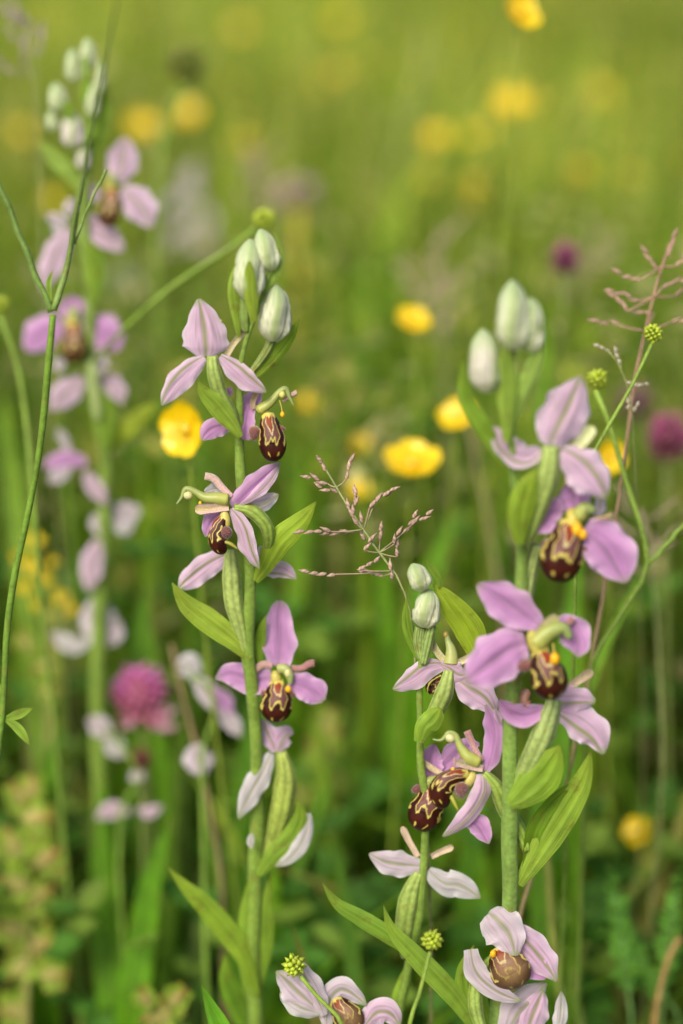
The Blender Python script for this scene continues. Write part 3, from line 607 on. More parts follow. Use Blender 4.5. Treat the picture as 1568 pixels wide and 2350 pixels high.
f.lobe(592, 1432, 42, (-.2, .9, -.6), -38, long=1.1, hairs=150)
tube('lip_point', f.e, f.p([(530, 1470, -20), (550, 1510, -30), (572, 1555, -30)]), [6, 5, 2], c_flat((.35, .36, .05)), 'column', n=8, nv=8)
f.ovary([(725, 1330, 12), (800, 1420, 30), (860, 1560, 70), (950, 1700, 60), (985, 1800, 30)], [36, 50, 52, 48, 36])
bract(B, rb, 8, [(938, 518), (975, 430), (1000, 300), (1085, 180), (1170, 110)], 32, dz=2, col=c_leaf((.13, .20, .02), (.18, .25, .04)), cup=.5)
bract(B, rb, 8, [(938, 520), (1010, 400), (1110, 240), (1180, 120), (1213, 5)], 60, dz=-10, col=c_leaf((.26, .33, .05), (.31, .37, .11), vn=8), cup=-.3)
f = Flower(B, rb, 8, 900, 800, -52)
f.sepal([(815, 628, 10), (850, 660, -25), (895, 715, -45), (922, 795, -45)], 84, 'pale', rib=-.1, cup=-.28, wav=.10, pr=[(0, .55), (.2, .95), (.5, 1), (.8, .6), (.95, .32), (1, .1)])
f.sepal([(752, 765, 0), (775, 855, -18), (850, 925, -20), (948, 965, -5)], 46, 'pale', cup=-.3, wav=.08, pr=[(0, .6), (.3, 1), (.7, .8), (1, .1)])
f.sepal([(915, 690, 8), (975, 745, -5), (1030, 810, -5), (1082, 888, 0)], 62, 'out', cup=-.3, wav=.08, pr=[(0, .6), (.3, 1), (.7, .9), (1, .1)])
f.sepal([(880, 720, 20), (960, 800, 20), (1040, 880, 15)], 70, 'in', cup=.2, tip=0)
f.dot(838, 783, 12, -40); f.throat(850, 790, 30, 0, (.42, .35, .12), 1)
f.lip([(850, 770, 5), (880, 815, -18), (910, 860, -18), (935, 912, 5)], 84, face=(-.05, .1, -1), old=True, deep=.5)
bract(B, rb, 8, [(790, 1090), (735, 960), (728, 850), (765, 750)], 36, dz=2)
bract(B, rb, 8, [(830, 1090), (800, 1000), (790, 920), (800, 850)], 26, dz=-6)
f.ovary([(800, 1090, 10), (770, 980, 10), (780, 880, 10), (830, 800, 12)], [26, 30, 28, 18])
f = Flower(B, rb, 8, 980, 1050, -50)
f.sepal([(880, 1110, 0), (920, 1010, -15), (980, 950, -15), (1045, 895, 0)], 62, 'pale', rib=.2, cup=-.4)
f.sepal([(960, 1120, 0), (985, 1030, -22), (1010, 970, -20), (1030, 920, -5)], 62, 'out', cup=-.4, wav=.09)
f.sepal([(1080, 1110, 0), (1098, 1010, 0), (1100, 925, 0)], 28, 'white')
bract(B, rb, 8, [(800, 1120), (690, 950), (540, 790), (450, 690), (418, 598)], 42, dz=-8, name='leaf', col=c_leaf((.22, .30, .05), (.27, .34, .1)), cup=-.35)
bract(B, rb, 8, [(600, 830), (450, 720), (320, 640), (240, 590), (182, 510)], 34, dz=35, name='leaf', col=c_leaf((.18, .26, .05), (.23, .31, .08)))

# ------------------------------------------------------------------ small orchid between
C_ = Ctx(1560, .30)
rc = thing('bee_orchid', 'small slender bee orchid between the two tall ones with two plump green striped buds', 'orchid', ground_below(C_, 8, 440, 1052))
stem(C_, rc, [(4, 400, 450, 0), (4, 370, 600), (4, 348, 760), (4, 345, 1000), (4, 345, 1300), (4, 375, 1500), (8, 575, 360), (8, 562, 600), (8, 520, 800), (8, 470, 1050)], [7, 9, 10, 10, 11, 11])
bud(C_, rc, 4, (372, 240), (296, 82), 70, green=.25, dz=-4); bud(C_, rc, 4, (372, 465), (396, 232), 86, rot=1.2, dz=-8)
bract(C_, rc, 4, [(455, 225), (450, 170), (420, 115), (382, 70)], 22, dz=-2)
bract(C_, rc, 4, [(700, 640), (640, 480), (540, 340), (430, 200)], 92, dz=5, col=c_leaf((.27, .31, .03), (.30, .34, .06)), pr=[(0, .7), (.3, 1), (.6, .85), (.85, .45), (1, .05)])
bract(C_, rc, 4, [(345, 670), (290, 540), (262, 420), (265, 285)], 30, dz=2)
for P in ([(335, 460), (325, 540), (345, 650)], [(360, 465), (352, 540), (350, 650)]):
    tube('ovary', rc, C_.pts(4, P), [7, 8, 5], lambda u, v: mix((.26, .34, .1), (.12, .18, .03), -u), 'stem', ribs=6, ribd=.12, n=24)
tube('ovary', rc, C_.pts(4, [(415, 450), (395, 540), (365, 680)], None, -8), [10, 11, 8], lambda u, v: mix((.24, .33, .1), (.12, .18, .03), -u), 'stem', ribs=6, ribd=.12, n=24)
f = Flower(C_, rc, 4, 520, 700)
f.strap([(500, 670, 5), (440, 600, 0), (400, 525, 0)], 26, (.52, .48, .28), (.44, .42, .16))
f.strap([(560, 680, 5), (600, 660, 0), (650, 640, 0)], 24, (.52, .48, .30), (.44, .42, .16))
f.column([(530, 680, 8), (530, 600, 5), (510, 540, 5), (500, 485, 5)], [48, 36, 20, 10], (.42, .44, .14), (.30, .38, .14))
f.dot(496, 505, 14, -4, (.6, .4, .1), name='anther')
f.lip([(480, 760, 30), (430, 800, 40), (400, 860, 40)], 45, face=(0, 0, 1))
f.sepal([(500, 690, 0), (390, 710, -18), (290, 780, -18), (182, 832, 0)], 72, 'out', rib=.45, cup=-.35, wav=.08)
f.sepal([(460, 675, 0), (520, 700, -25), (580, 740, -25), (625, 740, -10)], 62, 'out', rib=.1, cup=-.45, pr=[(0, .3), (.3, .8), (.65, 1), (.9, .7), (1, .3)])
f.sepal([(555, 770, 0), (640, 830, -18), (730, 890, -18), (795, 975, 0)], 98, 'out', rib=-.1, cup=-.35)
f.ovary([(520, 720, -10), (490, 850, -20), (430, 980, -10), (370, 1110, 0)], [44, 60, 50, 28], (.30, .38, .14), (.22, .3, .08))
bract(C_, rc, 4, [(340, 1150), (370, 1060), (420, 1010), (465, 945)], 66, dz=-45, pr=[(0, .5), (.3, .8), (.6, 1), (.85, .8), (1, .15)])
f = Flower(C_, rc, 4, 430, 1400, 18)
f.sepal([(420, 1390, 10), (405, 1280, 5), (430, 1160, 5)], 80, 'in', cup=.2, tip=0)
f.sepal([(460, 1330, 5), (540, 1240, 0), (620, 1180, 0), (700, 1160, 5)], 78, 'in', cup=.2, tip=0)
f.horn([(480, 1345, -20), (410, 1300, -22), (340, 1255, -22)], [18, 20, 20], (.55, .42, .28), (.50, .40, .22))
f.throat(425, 1410, 45, -5, (.40, .42, .12), 1)
f.column([(440, 1380, -15), (400, 1385, -30), (380, 1430, -32)], [32, 30, 12]); f.dot(416, 1478, 20, -55)
f.lip([(430, 1400, 0), (400, 1500, -12), (370, 1580, -12), (335, 1675, 12)], 110, face=(-.1, -.1, -1))
f.lobe(330, 1430, 30, (-.8, .1, -.3), 0, hairs=40)
f = Flower(C_, rc, 8, 570, 440)
f.sepal([(570, 445, 0), (490, 440, -8), (430, 430, -8), (362, 398, 0)], 52, 'pale', cup=-.3, tip=.3)
f.sepal([(590, 460, 5), (650, 510, 0), (710, 520, 0), (790, 570, 5)], 52, 'white', cup=-.3)
f.strap([(550, 410, 5), (515, 350, 5), (488, 295, 5)], 14, (.55, .40, .32), (.5, .4, .25))
f.strap([(600, 410, 15), (640, 390, 15), (685, 372, 15)], 14, (.55, .42, .32), (.5, .4, .25))
f.ovary([(555, 470, 10), (520, 560, 10), (500, 680, 10), (500, 800, 10)], [30, 44, 40, 20], (.28, .36, .12), (.22, .3, .07))
bract(C_, rc, 8, [(440, 1120), (470, 980), (500, 880), (530, 790)], 30, dz=12, name='leaf')

# ------------------------------------------------------------------ left orchid, further back
D_ = Ctx(1100, .364, zd(.545))
rd = thing('bee_orchid', 'blurred bee orchid at the left edge behind the branching buttercup stem', 'orchid', ground_below(D_, 7, 440, 2300))
stem(D_, rd, [(6, 400, 150), (6, 410, 500), (6, 390, 900), (6, 430, 1250), (6, 440, 1700), (6, 490, 2000), (7, 460, 200), (7, 450, 700), (7, 440, 1400), (7, 440, 2300)], [9, 13, 16, 18, 18])
for (b0, t0, r, p) in (((345, 270), (340, 110), 48, 0), ((415, 205), (410, 60), 48, 0), ((430, 430), (440, 270), 40, 0), ((280, 410), (260, 270), 58, 0), ((250, 500), (240, 400), 40, 0),
                       ((345, 580), (335, 405), 68, .8), ((385, 680), (395, 560), 42, .8), ((465, 320), (475, 170), 30, 0)):
    bud(D_, rd, 6, b0, t0, r * .82, pink=p, green=.45 if not p else .1, dz=rnd.uniform(-40, 40))
flow(D_, rd, 6, 420, 1000, [([(440, 1000, 0), (500, 1010, 0), (540, 1000, 0)], 34, 'pale'), ([(430, 800, 10), (400, 760, 10), (420, 720, 10)], 36, 'out'), ([(350, 820, 10), (330, 850, 10), (320, 900, 10)], 30, 'pale'), ([(260, 930, 0), (270, 960, 0), (300, 980, 0)], 24, 'pale')])
for q in ([(370, 640), (385, 580), (395, 520)], [(390, 380), (400, 320), (405, 240)], [(330, 450), (320, 400), (300, 350)], [(400, 560), (430, 500), (445, 430)]): bract(D_, rd, 6, q, 22, dz=-30)
bract(D_, rd, 6, [(380, 780), (320, 690), (250, 620), (180, 540)], 40, col=c_leaf((.30, .36, .12), (.34, .40, .16)))
bract(D_, rd, 6, [(400, 700), (450, 560), (490, 420), (500, 260)], 40, col=c_leaf((.24, .30, .08), (.30, .36, .1)))
bract(D_, rd, 6, [(440, 1300), (450, 1200), (440, 1100), (420, 1010)], 52, dz=-30)
bract(D_, rd, 6, [(500, 2000), (490, 1870), (470, 1760), (440, 1660)], 56, dz=-20)
bract(D_, rd, 6, [(480, 2000), (560, 1920), (650, 1850), (740, 1770)], 50, dz=20, col=c_leaf((.26, .28, .03), (.3, .3, .05)))
flow(D_, rd, 6, 540, 770, [([(560, 745, 0), (575, 640, -10), (590, 525, 0)], 78, 'out'), ([(575, 770, 0), (650, 840, -10), (715, 950, 0)], 80, 'out'), ([(470, 780, 20), (430, 790, 20), (400, 770, 20)], 40, 'out')],
     [(520, 760, 0), (520, 850, -15), (495, 950, 0)], 58)
flow(D_, rd, 6, 360, 980, [([(330, 960, 0), (270, 1060, -10), (200, 1250, 0)], 60, 'out'), ([(400, 940, 0), (480, 980, -10), (585, 1060, 0)], 58, 'out'), ([(380, 990, 0), (420, 930, -20), (480, 930, 0)], 42, 'out'), ([(320, 930, 0), (260, 910, 0), (215, 890, 0)], 30, 'pale')])
flow(D_, rd, 6, 340, 1400, [([(300, 1440, 0), (220, 1440, -10), (120, 1530, 0)], 88, 'in'), ([(390, 1430, 0), (480, 1440, -10), (562, 1530, 0)], 88, 'in'), ([(340, 1400, 5), (340, 1340, 0), (335, 1270, 0)], 72, 'in'), ([(450, 1540, 30), (470, 1580, 30), (480, 1640, 30)], 40, 'pale'), ([(270, 1560, 30), (280, 1600, 30), (290, 1630, 30)], 30, 'pale')],
     [(340, 1400, -20), (345, 1490, -40), (350, 1590, -20)], 68)
flow(D_, rd, 6, 420, 1690, [([(400, 1670, 0), (320, 1720, -10), (235, 1810, 0)], 66, 'out'), ([(470, 1660, 0), (530, 1690, -10), (580, 1780, 0)], 48, 'out')])
tube('ovary', rd, D_.pts(6, [(430, 1580), (445, 1700), (460, 1850)], None, -25), [10, 14, 9], c_flat((.3, .38, .14)), 'stem')
flow(D_, rd, 6, 400, 2060, [([(410, 2060, 0), (310, 2040, -10), (200, 2075, 0)], 44, 'in'), ([(330, 2080, 0), (280, 2110, 0), (230, 2150, 0)], 40, 'pale'), ([(400, 2100, 0), (450, 2180, -10), (505, 2250, 0)], 40, 'out'), ([(330, 2000, 0), (290, 1930, 0), (270, 1890, 0)], 22, 'pale')])
flow(D_, rd, 7, 430, 80, [([(430, 60, 0), (440, 100, 0), (450, 160, 0)], 40, 'pale'), ([(440, 180, 0), (415, 270, 0), (400, 410, 0)], 52, 'out'), ([(500, 30, 40), (560, 60, 40), (630, 30, 40)], 55, 'pale'), ([(510, 90, 40), (560, 120, 40), (600, 110, 40)], 40, 'white')])
flow(D_, rd, 7, 420, 640, [([(420, 650, 0), (440, 560, -10), (420, 430, 0)], 85, 'pale'), ([(450, 640, 0), (500, 590, 0), (540, 540, 0)], 60, 'pale'), ([(400, 640, 0), (320, 650, -10), (235, 590, 0)], 42, 'white')])

# ------------------------------------------------------------------ lower orchid glimpsed behind the middle one, pale ones further off
def far_orchid(label, depth, fl, base, buds=(), group=None):
    c = Ctx(1175, 0, zd(depth)); r = thing('bee_orchid', label, 'orchid', ground_below(c, base[0], base[1], base[2]), group)
    pts = sorted([(v_, x, y) for v_, x, y, *_ in fl], key=lambda q: VIEWS[q[0]][1] + q[2] * VIEWS[q[0]][2]) + [base]
    stem(c, r, pts, [4, 6, 8], (.15, .26, .03), (.12, .22, .02))
    for (v_, x, y, parts, lp, hw) in fl: flow(c, r, v_, x, y, parts, lp, hw)
    for (v_, b0, t0, rr) in buds: bud(c, r, v_, b0, t0, rr, pink=.5)
    return r
far_orchid('pale washed out orchid low behind the tall middle orchid, right of the pink clover', .52,
    [(7, 850, 780, [([(860, 800, 0), (840, 740, -10), (790, 740, 0)], 60, 'white'), ([(870, 800, 0), (930, 860, 0), (970, 950, 0)], 50, 'pale')], None, 0),
     (7, 960, 900, [([(950, 850, 0), (990, 900, 0), (1040, 960, 0)], 50, 'in'), ([(980, 930, 0), (1040, 1000, 0), (1080, 1060, 0)], 40, 'pale')], None, 0),
     (7, 910, 1160, [([(910, 1230, 0), (890, 1150, -10), (900, 1090, 0)], 72, 'pale')], None, 0)], (7, 930, 2200))
far_orchid('pale lilac orchid low behind and below the round pink clover head', .55,
    [(7, 470, 1020, [([(500, 1050, 0), (440, 1010, -10), (390, 980, 0)], 50, 'pale'), ([(480, 1060, 0), (520, 1110, 0), (560, 1150, 0)], 48, 'white')], None, 0),
     (7, 620, 1230, [([(600, 1210, 0), (615, 1240, -10), (630, 1270, 0)], 36, 'pale')], None, 0),
     (7, 540, 1400, [([(580, 1400, 0), (500, 1390, -10), (430, 1430, 0)], 40, 'out'), ([(620, 1380, 0), (660, 1400, -10), (730, 1370, 0)], 28, 'out')], None, 0)], (7, 560, 2200))
far_orchid('faint lilac orchid far behind, between the left and the tall middle orchid', 1.05,
    [(0, 445, 440, [([(445, 470, 0), (440, 420, 0), (450, 370, 0)], 20, 'pale'), ([(420, 450, 0), (400, 470, 0), (390, 490, 0)], 20, 'pale')], None, 0),
     (0, 445, 520, [([(445, 530, 0), (420, 540, 0), (395, 575, 0)], 26, 'out'), ([(450, 530, 0), (470, 500, 0), (490, 480, 0)], 30, 'pale'), ([(450, 540, 0), (470, 560, 0), (480, 590, 0)], 24, 'out')], None, 0),
     (0, 290, 650, [([(290, 690, 0), (280, 660, 0), (285, 610, 0)], 34, 'pale')], None, 0)], (0, 440, 900))
E_ = Ctx(2280, .364)
re_ = thing('bee_orchid', 'withering orchid with pale ruffled petals cut off by the bottom edge', 'orchid', ground_below(E_, 8, 330, 1200, 0, 60))
stem(E_, re_, [(8, 230, 1000, 80), (8, 300, 1150, 80)], [12, 14])
f = Flower(E_, re_, 8, 110, 920, 60)
f.sepal([(170, 1000, 0), (90, 930, -15), (40, 880, -10), (5, 850, 0)], 62, 'pale', wav=.12); f.sepal([(190, 1020, 0), (150, 930, -10), (110, 860, 0), (85, 800, 0)], 48, 'pale', wav=.1)
f.sepal([(170, 1010, 0), (100, 990, -8), (40, 950, 0), (20, 930, 0)], 40, 'white')
f = Flower(E_, re_, 8, 260, 980, 60)
f.sepal([(200, 1060, 10), (210, 960, 0), (260, 920, 0), (350, 980, 0)], 52, 'pale', wav=.14); f.sepal([(340, 1070, 0), (390, 1010, -10), (440, 1010, -10), (480, 1060, 0)], 55, 'out', wav=.1)
f.lip([(230, 960, 5), (260, 1000, -10), (290, 1040, -10), (320, 1080, 5)], 62, old=True, deep=.5)

# ------------------------------------------------------------------ buttercups, seed heads
def head_obj(par, c, r, name='seed_head', cc=((.26, .42, .015), (.42, .54, .03))):
    """round head of beaked achenes, in metres"""
    rs = np.random.RandomState(int(abs(c[0]) * 1e5) % 9999); co, fa, cl = [], [], []
    n = 38
    for i in range(n):
        z = 1 - 2 * (i + .5) / n; a = i * 2.39996; q = np.array([math.sqrt(1 - z * z) * math.cos(a), math.sqrt(1 - z * z) * math.sin(a), z])
        s1 = nrm(np.cross(q, [.2, .3, 1])); s2 = np.cross(q, s1); k = len(co); rr = r * .30 * rs.uniform(.75, 1.2); jr = rs.uniform(.9, 1.12); sh_ = rs.uniform(.7, 1.15); r_ = r; r = r * jr
        for t_, w_ in ((.72, .7), (.92, 1.0), (1.05, .65)):
            for m in range(5): th = m * 1.2566; co.append(np.array(c) + q * r * t_ + (s1 * math.cos(th) + s2 * math.sin(th)) * rr * w_)
            cl += [tuple(np.array(cc[0] if t_ < .9 else cc[1]) * sh_)] * 5
        co.append(np.array(c) + q * r * 1.32 + s1 * rr * rs.uniform(.3, 1.1)); cl.append((.45, .42, .10)); r = r_
        for j in range(2):
            for m in range(5): fa.append((k + j * 5 + m, k + j * 5 + (m + 1) % 5, k + j * 5 + 5 + (m + 1) % 5, k + j * 5 + 5 + m))
        for m in range(5): fa.append((k + 10 + m, k + 10 + (m + 1) % 5, k + 15))
    return raw(name, co, fa, cl, M['column'], par)
def wtube(name, par, P, R, c1, c2=None, n=8, nv=24, mat='stem'): return tube(name, par, np.array(P), R, c_flat(c1, c2 or c1), mat, n=n, nv=nv, world=True)
def down_pts(p, sway=.01):
    p = np.asarray(p); a = rnd.uniform(-sway, sway); b_ = rnd.uniform(-sway, sway)
    return [p, p + [a * .4, b_ * .4, -p[2] * .35], p + [a, b_, -p[2] * .7], np.array([p[0] + a * 1.5, p[1] + b_ * 1.5, -.003])]
def seedhead(label, D, pts, depth, r, R=(5, 5), extra=(), hc=None):
    """pts: picture points of the stem from head downwards (last goes on to the ground)"""
    z = zd(depth); P = [W([(x, y, z + (q[0] if q else 0))])[0] for x, y, *q in pts]
    b0 = np.array([P[-1][0] + .004, P[-1][1] + .01, -.003]); root = thing('buttercup_seed_head', label, 'seed head', b0)
    k = PX * depth / DF
    mid = P[-1] * .5 + b0 * .5
    wtube('stem', root, P + [mid, b0], [R[0] * k] + [R[1] * k], (.20, .30, .04), (.13, .22, .03), nv=50)
    h = head_obj(root, W([(D[0], D[1], z)])[0], r * k, **({'cc': hc} if hc else {}))
    for e in extra: wtube('branch', root, [W([(x, y, z)])[0] for x, y in e], [R[1] * k, R[0] * k * .6], (.18, .28, .04))
    return root
seedhead('sharp green buttercup seed head at top right beside the reddish grass', (1498, 765), [(1497, 785), (1450, 883), (1403, 966), (1362, 1042), (1330, 1150), (1320, 1400)], .432, 19, (4.5, 4.5))
seedhead('soft green seed head left of the top right one, on a forked stem', (1371, 870), [(1368, 895), (1400, 973), (1432, 1090), (1485, 1293), (1428, 1405), (1360, 1530)], .45, 20, (6, 6), extra=([(1487, 1295), (1530, 1250), (1580, 1190)],))
seedhead('round green seed head above a leaf at the bottom, right of centre', (992, 2157), [(988, 2185), (965, 2270), (940, 2350)], .405, 20, (5, 6))
seedhead('green seed head over ruffled pale petals at the bottom edge', (675, 2216), [(690, 2240), (730, 2290), (785, 2355)], .42, 22, (5, 6))
seedhead('blurred green seed head at the end of a slanting stem, above the middle orchid', (607, 503), [(600, 515), (520, 577), (400, 655), (285, 755, 60), (200, 860, 400), (150, 1000, 800)], .50, 22, (5.5, 6))
seedhead('large dark blurred seed head near the top left', (424, 148), [(424, 180), (400, 250), (375, 330), (360, 600)], .66, 38, (6, 6), hc=((.07, .11, .008), (.12, .16, .01)))
seedhead('green seed head at the left edge of the picture', (0, 702), [(0, 720), (30, 800), (50, 880), (80, 1200)], .50, 20, (6, 6))
# branching stem at left
zL = -40; rl = thing('buttercup_plant', 'tall branching green stem rising along the left edge in front of the orchid', 'plant', (W([(-90, 2350, zL + 300)])[0] * [1, 1, 0]))
def gp(P, dz=0): return [W([(x, y, zL + dz + .364 * (y - 1000) * .5)])[0] for x, y in P]
main = gp([(121, 722), (112, 840), (93, 1035), (59, 1205), (30, 1330), (14, 1455), (6, 1640), (-6, 1760), (-25, 1900), (-50, 2060)]) + [wo(rl) * .5 + gp([(-50, 2060)])[0] * .5, wo(rl) - [0, 0, .003]]
wtube('stem', rl, main, [.0008, .00085, .0009, .0011], (.13, .23, .02), (.10, .18, .03), n=12, nv=70)
wtube('branch', rl, gp([(119, 715), (73, 610), (30, 500), (-20, 380)]), [.0008, .0006], (.13, .21, .04), nv=30)
wtube('branch', rl, gp([(122, 712)]) + [W([q])[0] for q in ((160, 585, -110), (180, 470, -210), (205, 340, -330), (232, 200, -480), (255, 80, -620), (275, -40, -760))], [.0008, .0006, .00045, .0003, .0002], (.17, .25, .06), nv=40)
wtube('branch', rl, gp([(171, 560), (205, 470), (245, 390)]), [.0004, .0003], (.18, .26, .06))
for P in ([(10, 1650), (40, 1670), (68, 1710)], [(10, 1650), (40, 1640), (75, 1625)], [(8, 1640), (0, 1600), (-5, 1560)]):
    sheet('leaf', rl, np.array([(x, y, zL + 120) for x, y in P]), 11, c_leaf(), 'leaf', pr=LEAF, nu=7, nv=12)
for P in ([(118, 690), (112, 650), (122, 620)],):
    sheet('leaf', rl, np.array([(x, y, zL - 60) for x, y in P]), 6, c_leaf(), 'leaf', pr=LEAF, nu=7, nv=12)

YB = (.86, .62, .004)
def buttercup(label, x, y, depth, dia, tilt=(0, -.5, .8), group=None, closed=.35, name='buttercup'):
    """five rounded glossy petals round a stamen boss on a thin stem; dia in metres"""
    p = W([(x, y, zd(depth))])[0]; P = down_pts(p, .02); root = thing(name, label, 'buttercup', P[-1], group)
    wtube('stem', root, P, [.0004, .0006, .0008], (.22, .30, .03), nv=14, n=6)
    ax = nrm(np.array(tilt, float)); s1 = nrm(np.cross(ax, [.9, .3, .1])); s2 = np.cross(ax, s1); r = dia / 2; off = rnd.uniform(0, 1)
    for i in range(5):
        a = i * 1.2566 + off; d = s1 * math.cos(a) + s2 * math.sin(a)
        pts = np.array([p, p + d * r * .5 + ax * r * closed * .2, p + d * r * .85 + ax * r * closed * .6, p + d * r + ax * r * closed])
        sheet('petal', root, pts, r * .52, lambda u, v: mix((.78, .50, .004), YB, v), 'butter', face=ax, cup=.2, wav=.05, pr=[(0, .25), (.3, .7), (.7, 1), (.9, .8), (1, .4)], nu=7, nv=9, world=True)
    blob('stamens', root, p + ax * r * .12, r * .24, c_flat((.74, .52, .02)), 'butter', ax, .7, 10, 7, .15, world=True)
    return root
BT = [(430, 985, .485, .0165, (-.6, -.8, .2), 'bright yellow buttercup half hidden behind the upper flower of the middle orchid'),
      (945, 1068, .53, .0185, (0, -.35, 1), 'wide open yellow buttercup seen side on in the centre of the meadow'),
      (945, 740, .58, .0125, (.2, -.5, .9), 'small yellow buttercup left of the right orchid buds'),
      (1050, 957, .56, .0125, (-.3, -.6, .8), 'yellow buttercup just left of the right orchid upper leaf'),
      (1397, 1048, .54, .0105, (.3, -.9, .3), 'yellow buttercup behind the right orchid, beside its upper flowers'),
      (1190, 32, .56, .0145, (.5, -.6, .6), 'bright yellow buttercup cut by the top edge right of centre'),
      (1172, 240, .80, .0215, (0, -.6, .8), 'large blurred buttercup near the top right'),
      (1000, 320, .90, .0190, (0, -.6, .8), 'blurred buttercup above the centre right, left of the large one'),
      (325, 292, .80, .0180, (.1, -.6, .8), 'orange yellow buttercup beside the blurred left orchid buds'),
      (430, 265, .85, .0180, (0, -.6, .8), 'blurred buttercup right below the dark seed head'),
      (125, 462, .80, .0140, (0, -.6, .8), 'dim buttercup behind the left orchid upper flower'),
      (830, 1022, .66, .0090, (0, -.6, .8), 'small dim buttercup right of the middle orchid lip'),
      (710, 925, .72, .0090, (0, -.6, .8), 'faint small buttercup right of the middle orchid stem'),
      (825, 1125, .62, .0080, (0, -.6, .8), 'tiny yellow buttercup behind the grass panicle'),
      (1320, 412, 1.15, .028, (0, -.6, .8), 'pale blurred buttercup on the right of the upper meadow'),
      (1012, 398, 1.3, .027, (0, -.6, .8), 'faint buttercup right under the one above centre right'),
      (1135, 292, 1.2, .020, (0, -.6, .8), 'faint buttercup touching the large one from below'),
      (40, 312, 1.05, .021, (0, -.6, .8), 'dim buttercup at the upper left edge'),
      (1465, 1908, .58, .0100, (-.5, -.6, .5), 'dull yellow buttercup in the lower right grass'),
      (1375, 215, 1.3, .024, (0, -.6, .8), 'faint buttercup in the top right meadow'),
      (780, 52, 1.6, .024, (0, -.6, .8), 'faint buttercup at the top centre'),
      (668, 185, 1.5, .020, (0, -.6, .8), 'faint buttercup below the top centre one'),
      (550, 70, 1.5, .022, (0, -.6, .8), 'faint buttercup at the top left of centre')]
for x, y, d, dia, tl, lb in BT:
    if y < 470 and y > 40: d *= 1.3; dia *= 1.0
    buttercup(lb, x, y, d, dia, tl)
for i in range(150):
    y = rnd.uniform(-40, 480) if i % 4 else rnd.uniform(-40, 200); x = rnd.uniform(-100, 1680)
    if x < 320 and y > 80: continue
    dep = rnd.uniform(1.7, 3.2) if y > 120 else rnd.uniform(2.2, 6)
    if W([(x, y, zd(dep))])[0][2] < .10: dep *= .6
    buttercup('tiny blurred yellow buttercup in the far meadow', x, y, dep, rnd.uniform(.011, .018), (rnd.uniform(-.3, .3), -.5, .8), 'far buttercups dotted over the upper meadow')

# ------------------------------------------------------------------ clovers
def clover(label, x, y, depth, rx, ry, c1=(.72, .15, .38), c2=(.42, .13, .17), droop=True, nfl=75):
    k = PX * depth / DF; p = W([(x, y, zd(depth))])[0]; P = down_pts(p - np.array([0, 0, ry * k * .8]), .015)
    root = thing('red_clover', label, 'clover', P[-1]); wtube('stem', root, P, [.0009, .0012], (.16, .2, .05), nv=14)
    rs = np.random.RandomState(int(x)); co, fa, cl = [], [], []
    n = nfl
    for i in range(n):
        z = 1 - 1.75 * (i + .5) / n; a = i * 2.39996; s_ = math.sqrt(max(0, 1 - z * z))
        q = np.array([s_ * math.cos(a), s_ * math.sin(a), z]); q2 = nrm(q * [1, 1, .6] + [0, 0, .55 if z > -.3 else -.2])
        c0 = p + q * [rx * k * .7, rx * k * .7, ry * k * .72] * rs.uniform(.9, 1.08); L_ = rx * k * rs.uniform(.30, .62)
        s1 = nrm(np.cross(q2, rs.normal(size=3))); s2 = np.cross(q2, s1); kk = len(co); wd = rx * k * .10
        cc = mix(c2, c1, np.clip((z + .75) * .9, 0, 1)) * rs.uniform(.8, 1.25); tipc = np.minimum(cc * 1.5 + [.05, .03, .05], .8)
        for t_, w_ in ((0, .6), (.5, 1), (.85, .9)):
            for m in range(5): th = m * 1.2566; co.append(c0 + q2 * L_ * t_ + (s1 * math.cos(th) + s2 * math.sin(th)) * wd * w_); cl.append(cc * (1 - t_) + tipc * t_)
        co.append(c0 + q2 * L_ * 1.15); cl.append(tipc)
        for j in range(2):
            for m in range(5): fa.append((kk + j * 5 + m, kk + j * 5 + (m + 1) % 5, kk + j * 5 + 5 + (m + 1) % 5, kk + j * 5 + 5 + m))
        for m in range(5): fa.append((kk + 10 + m, kk + 10 + (m + 1) % 5, kk + 15))
    raw('flower_head', co, fa, cl, M['floret'], root)
    blob('head_core', root, p, rx * k * .74, c_flat(tuple(np.array(c2) * .8)), 'floret', (0, 0, 1), ry / rx, world=True)
    if droop:
        for P_ in ([(x + 10, y + ry * .55), (x + 40, y + ry * .85), (x + 85, y + ry * .9)], [(x + 10, y + ry * .3), (x + 50, y + ry * .5), (x + 85, y + ry * .35)], [(x - 10, y + ry * .5), (x - 30, y + ry * .8), (x - 50, y + ry * .9)]):
            sheet('drooping_floret', root, np.array([(a, b_, zd(depth)) for a, b_ in P_]), 14, c_flat((.48, .16, .28), (.52, .30, .36)), 'floret', nu=5, nv=8)
    return root
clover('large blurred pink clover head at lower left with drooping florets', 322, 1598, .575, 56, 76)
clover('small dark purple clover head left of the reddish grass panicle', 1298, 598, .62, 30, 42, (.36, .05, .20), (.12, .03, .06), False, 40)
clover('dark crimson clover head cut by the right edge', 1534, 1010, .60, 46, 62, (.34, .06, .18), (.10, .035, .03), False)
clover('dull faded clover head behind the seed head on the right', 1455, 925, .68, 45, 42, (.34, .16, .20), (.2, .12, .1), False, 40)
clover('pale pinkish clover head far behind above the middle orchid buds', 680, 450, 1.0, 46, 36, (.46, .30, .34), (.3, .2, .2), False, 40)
clover('withered brown clover head under the large pink one', 325, 1745, .55, 24, 24, (.20, .05, .04), (.10, .03, .02), False, 30)

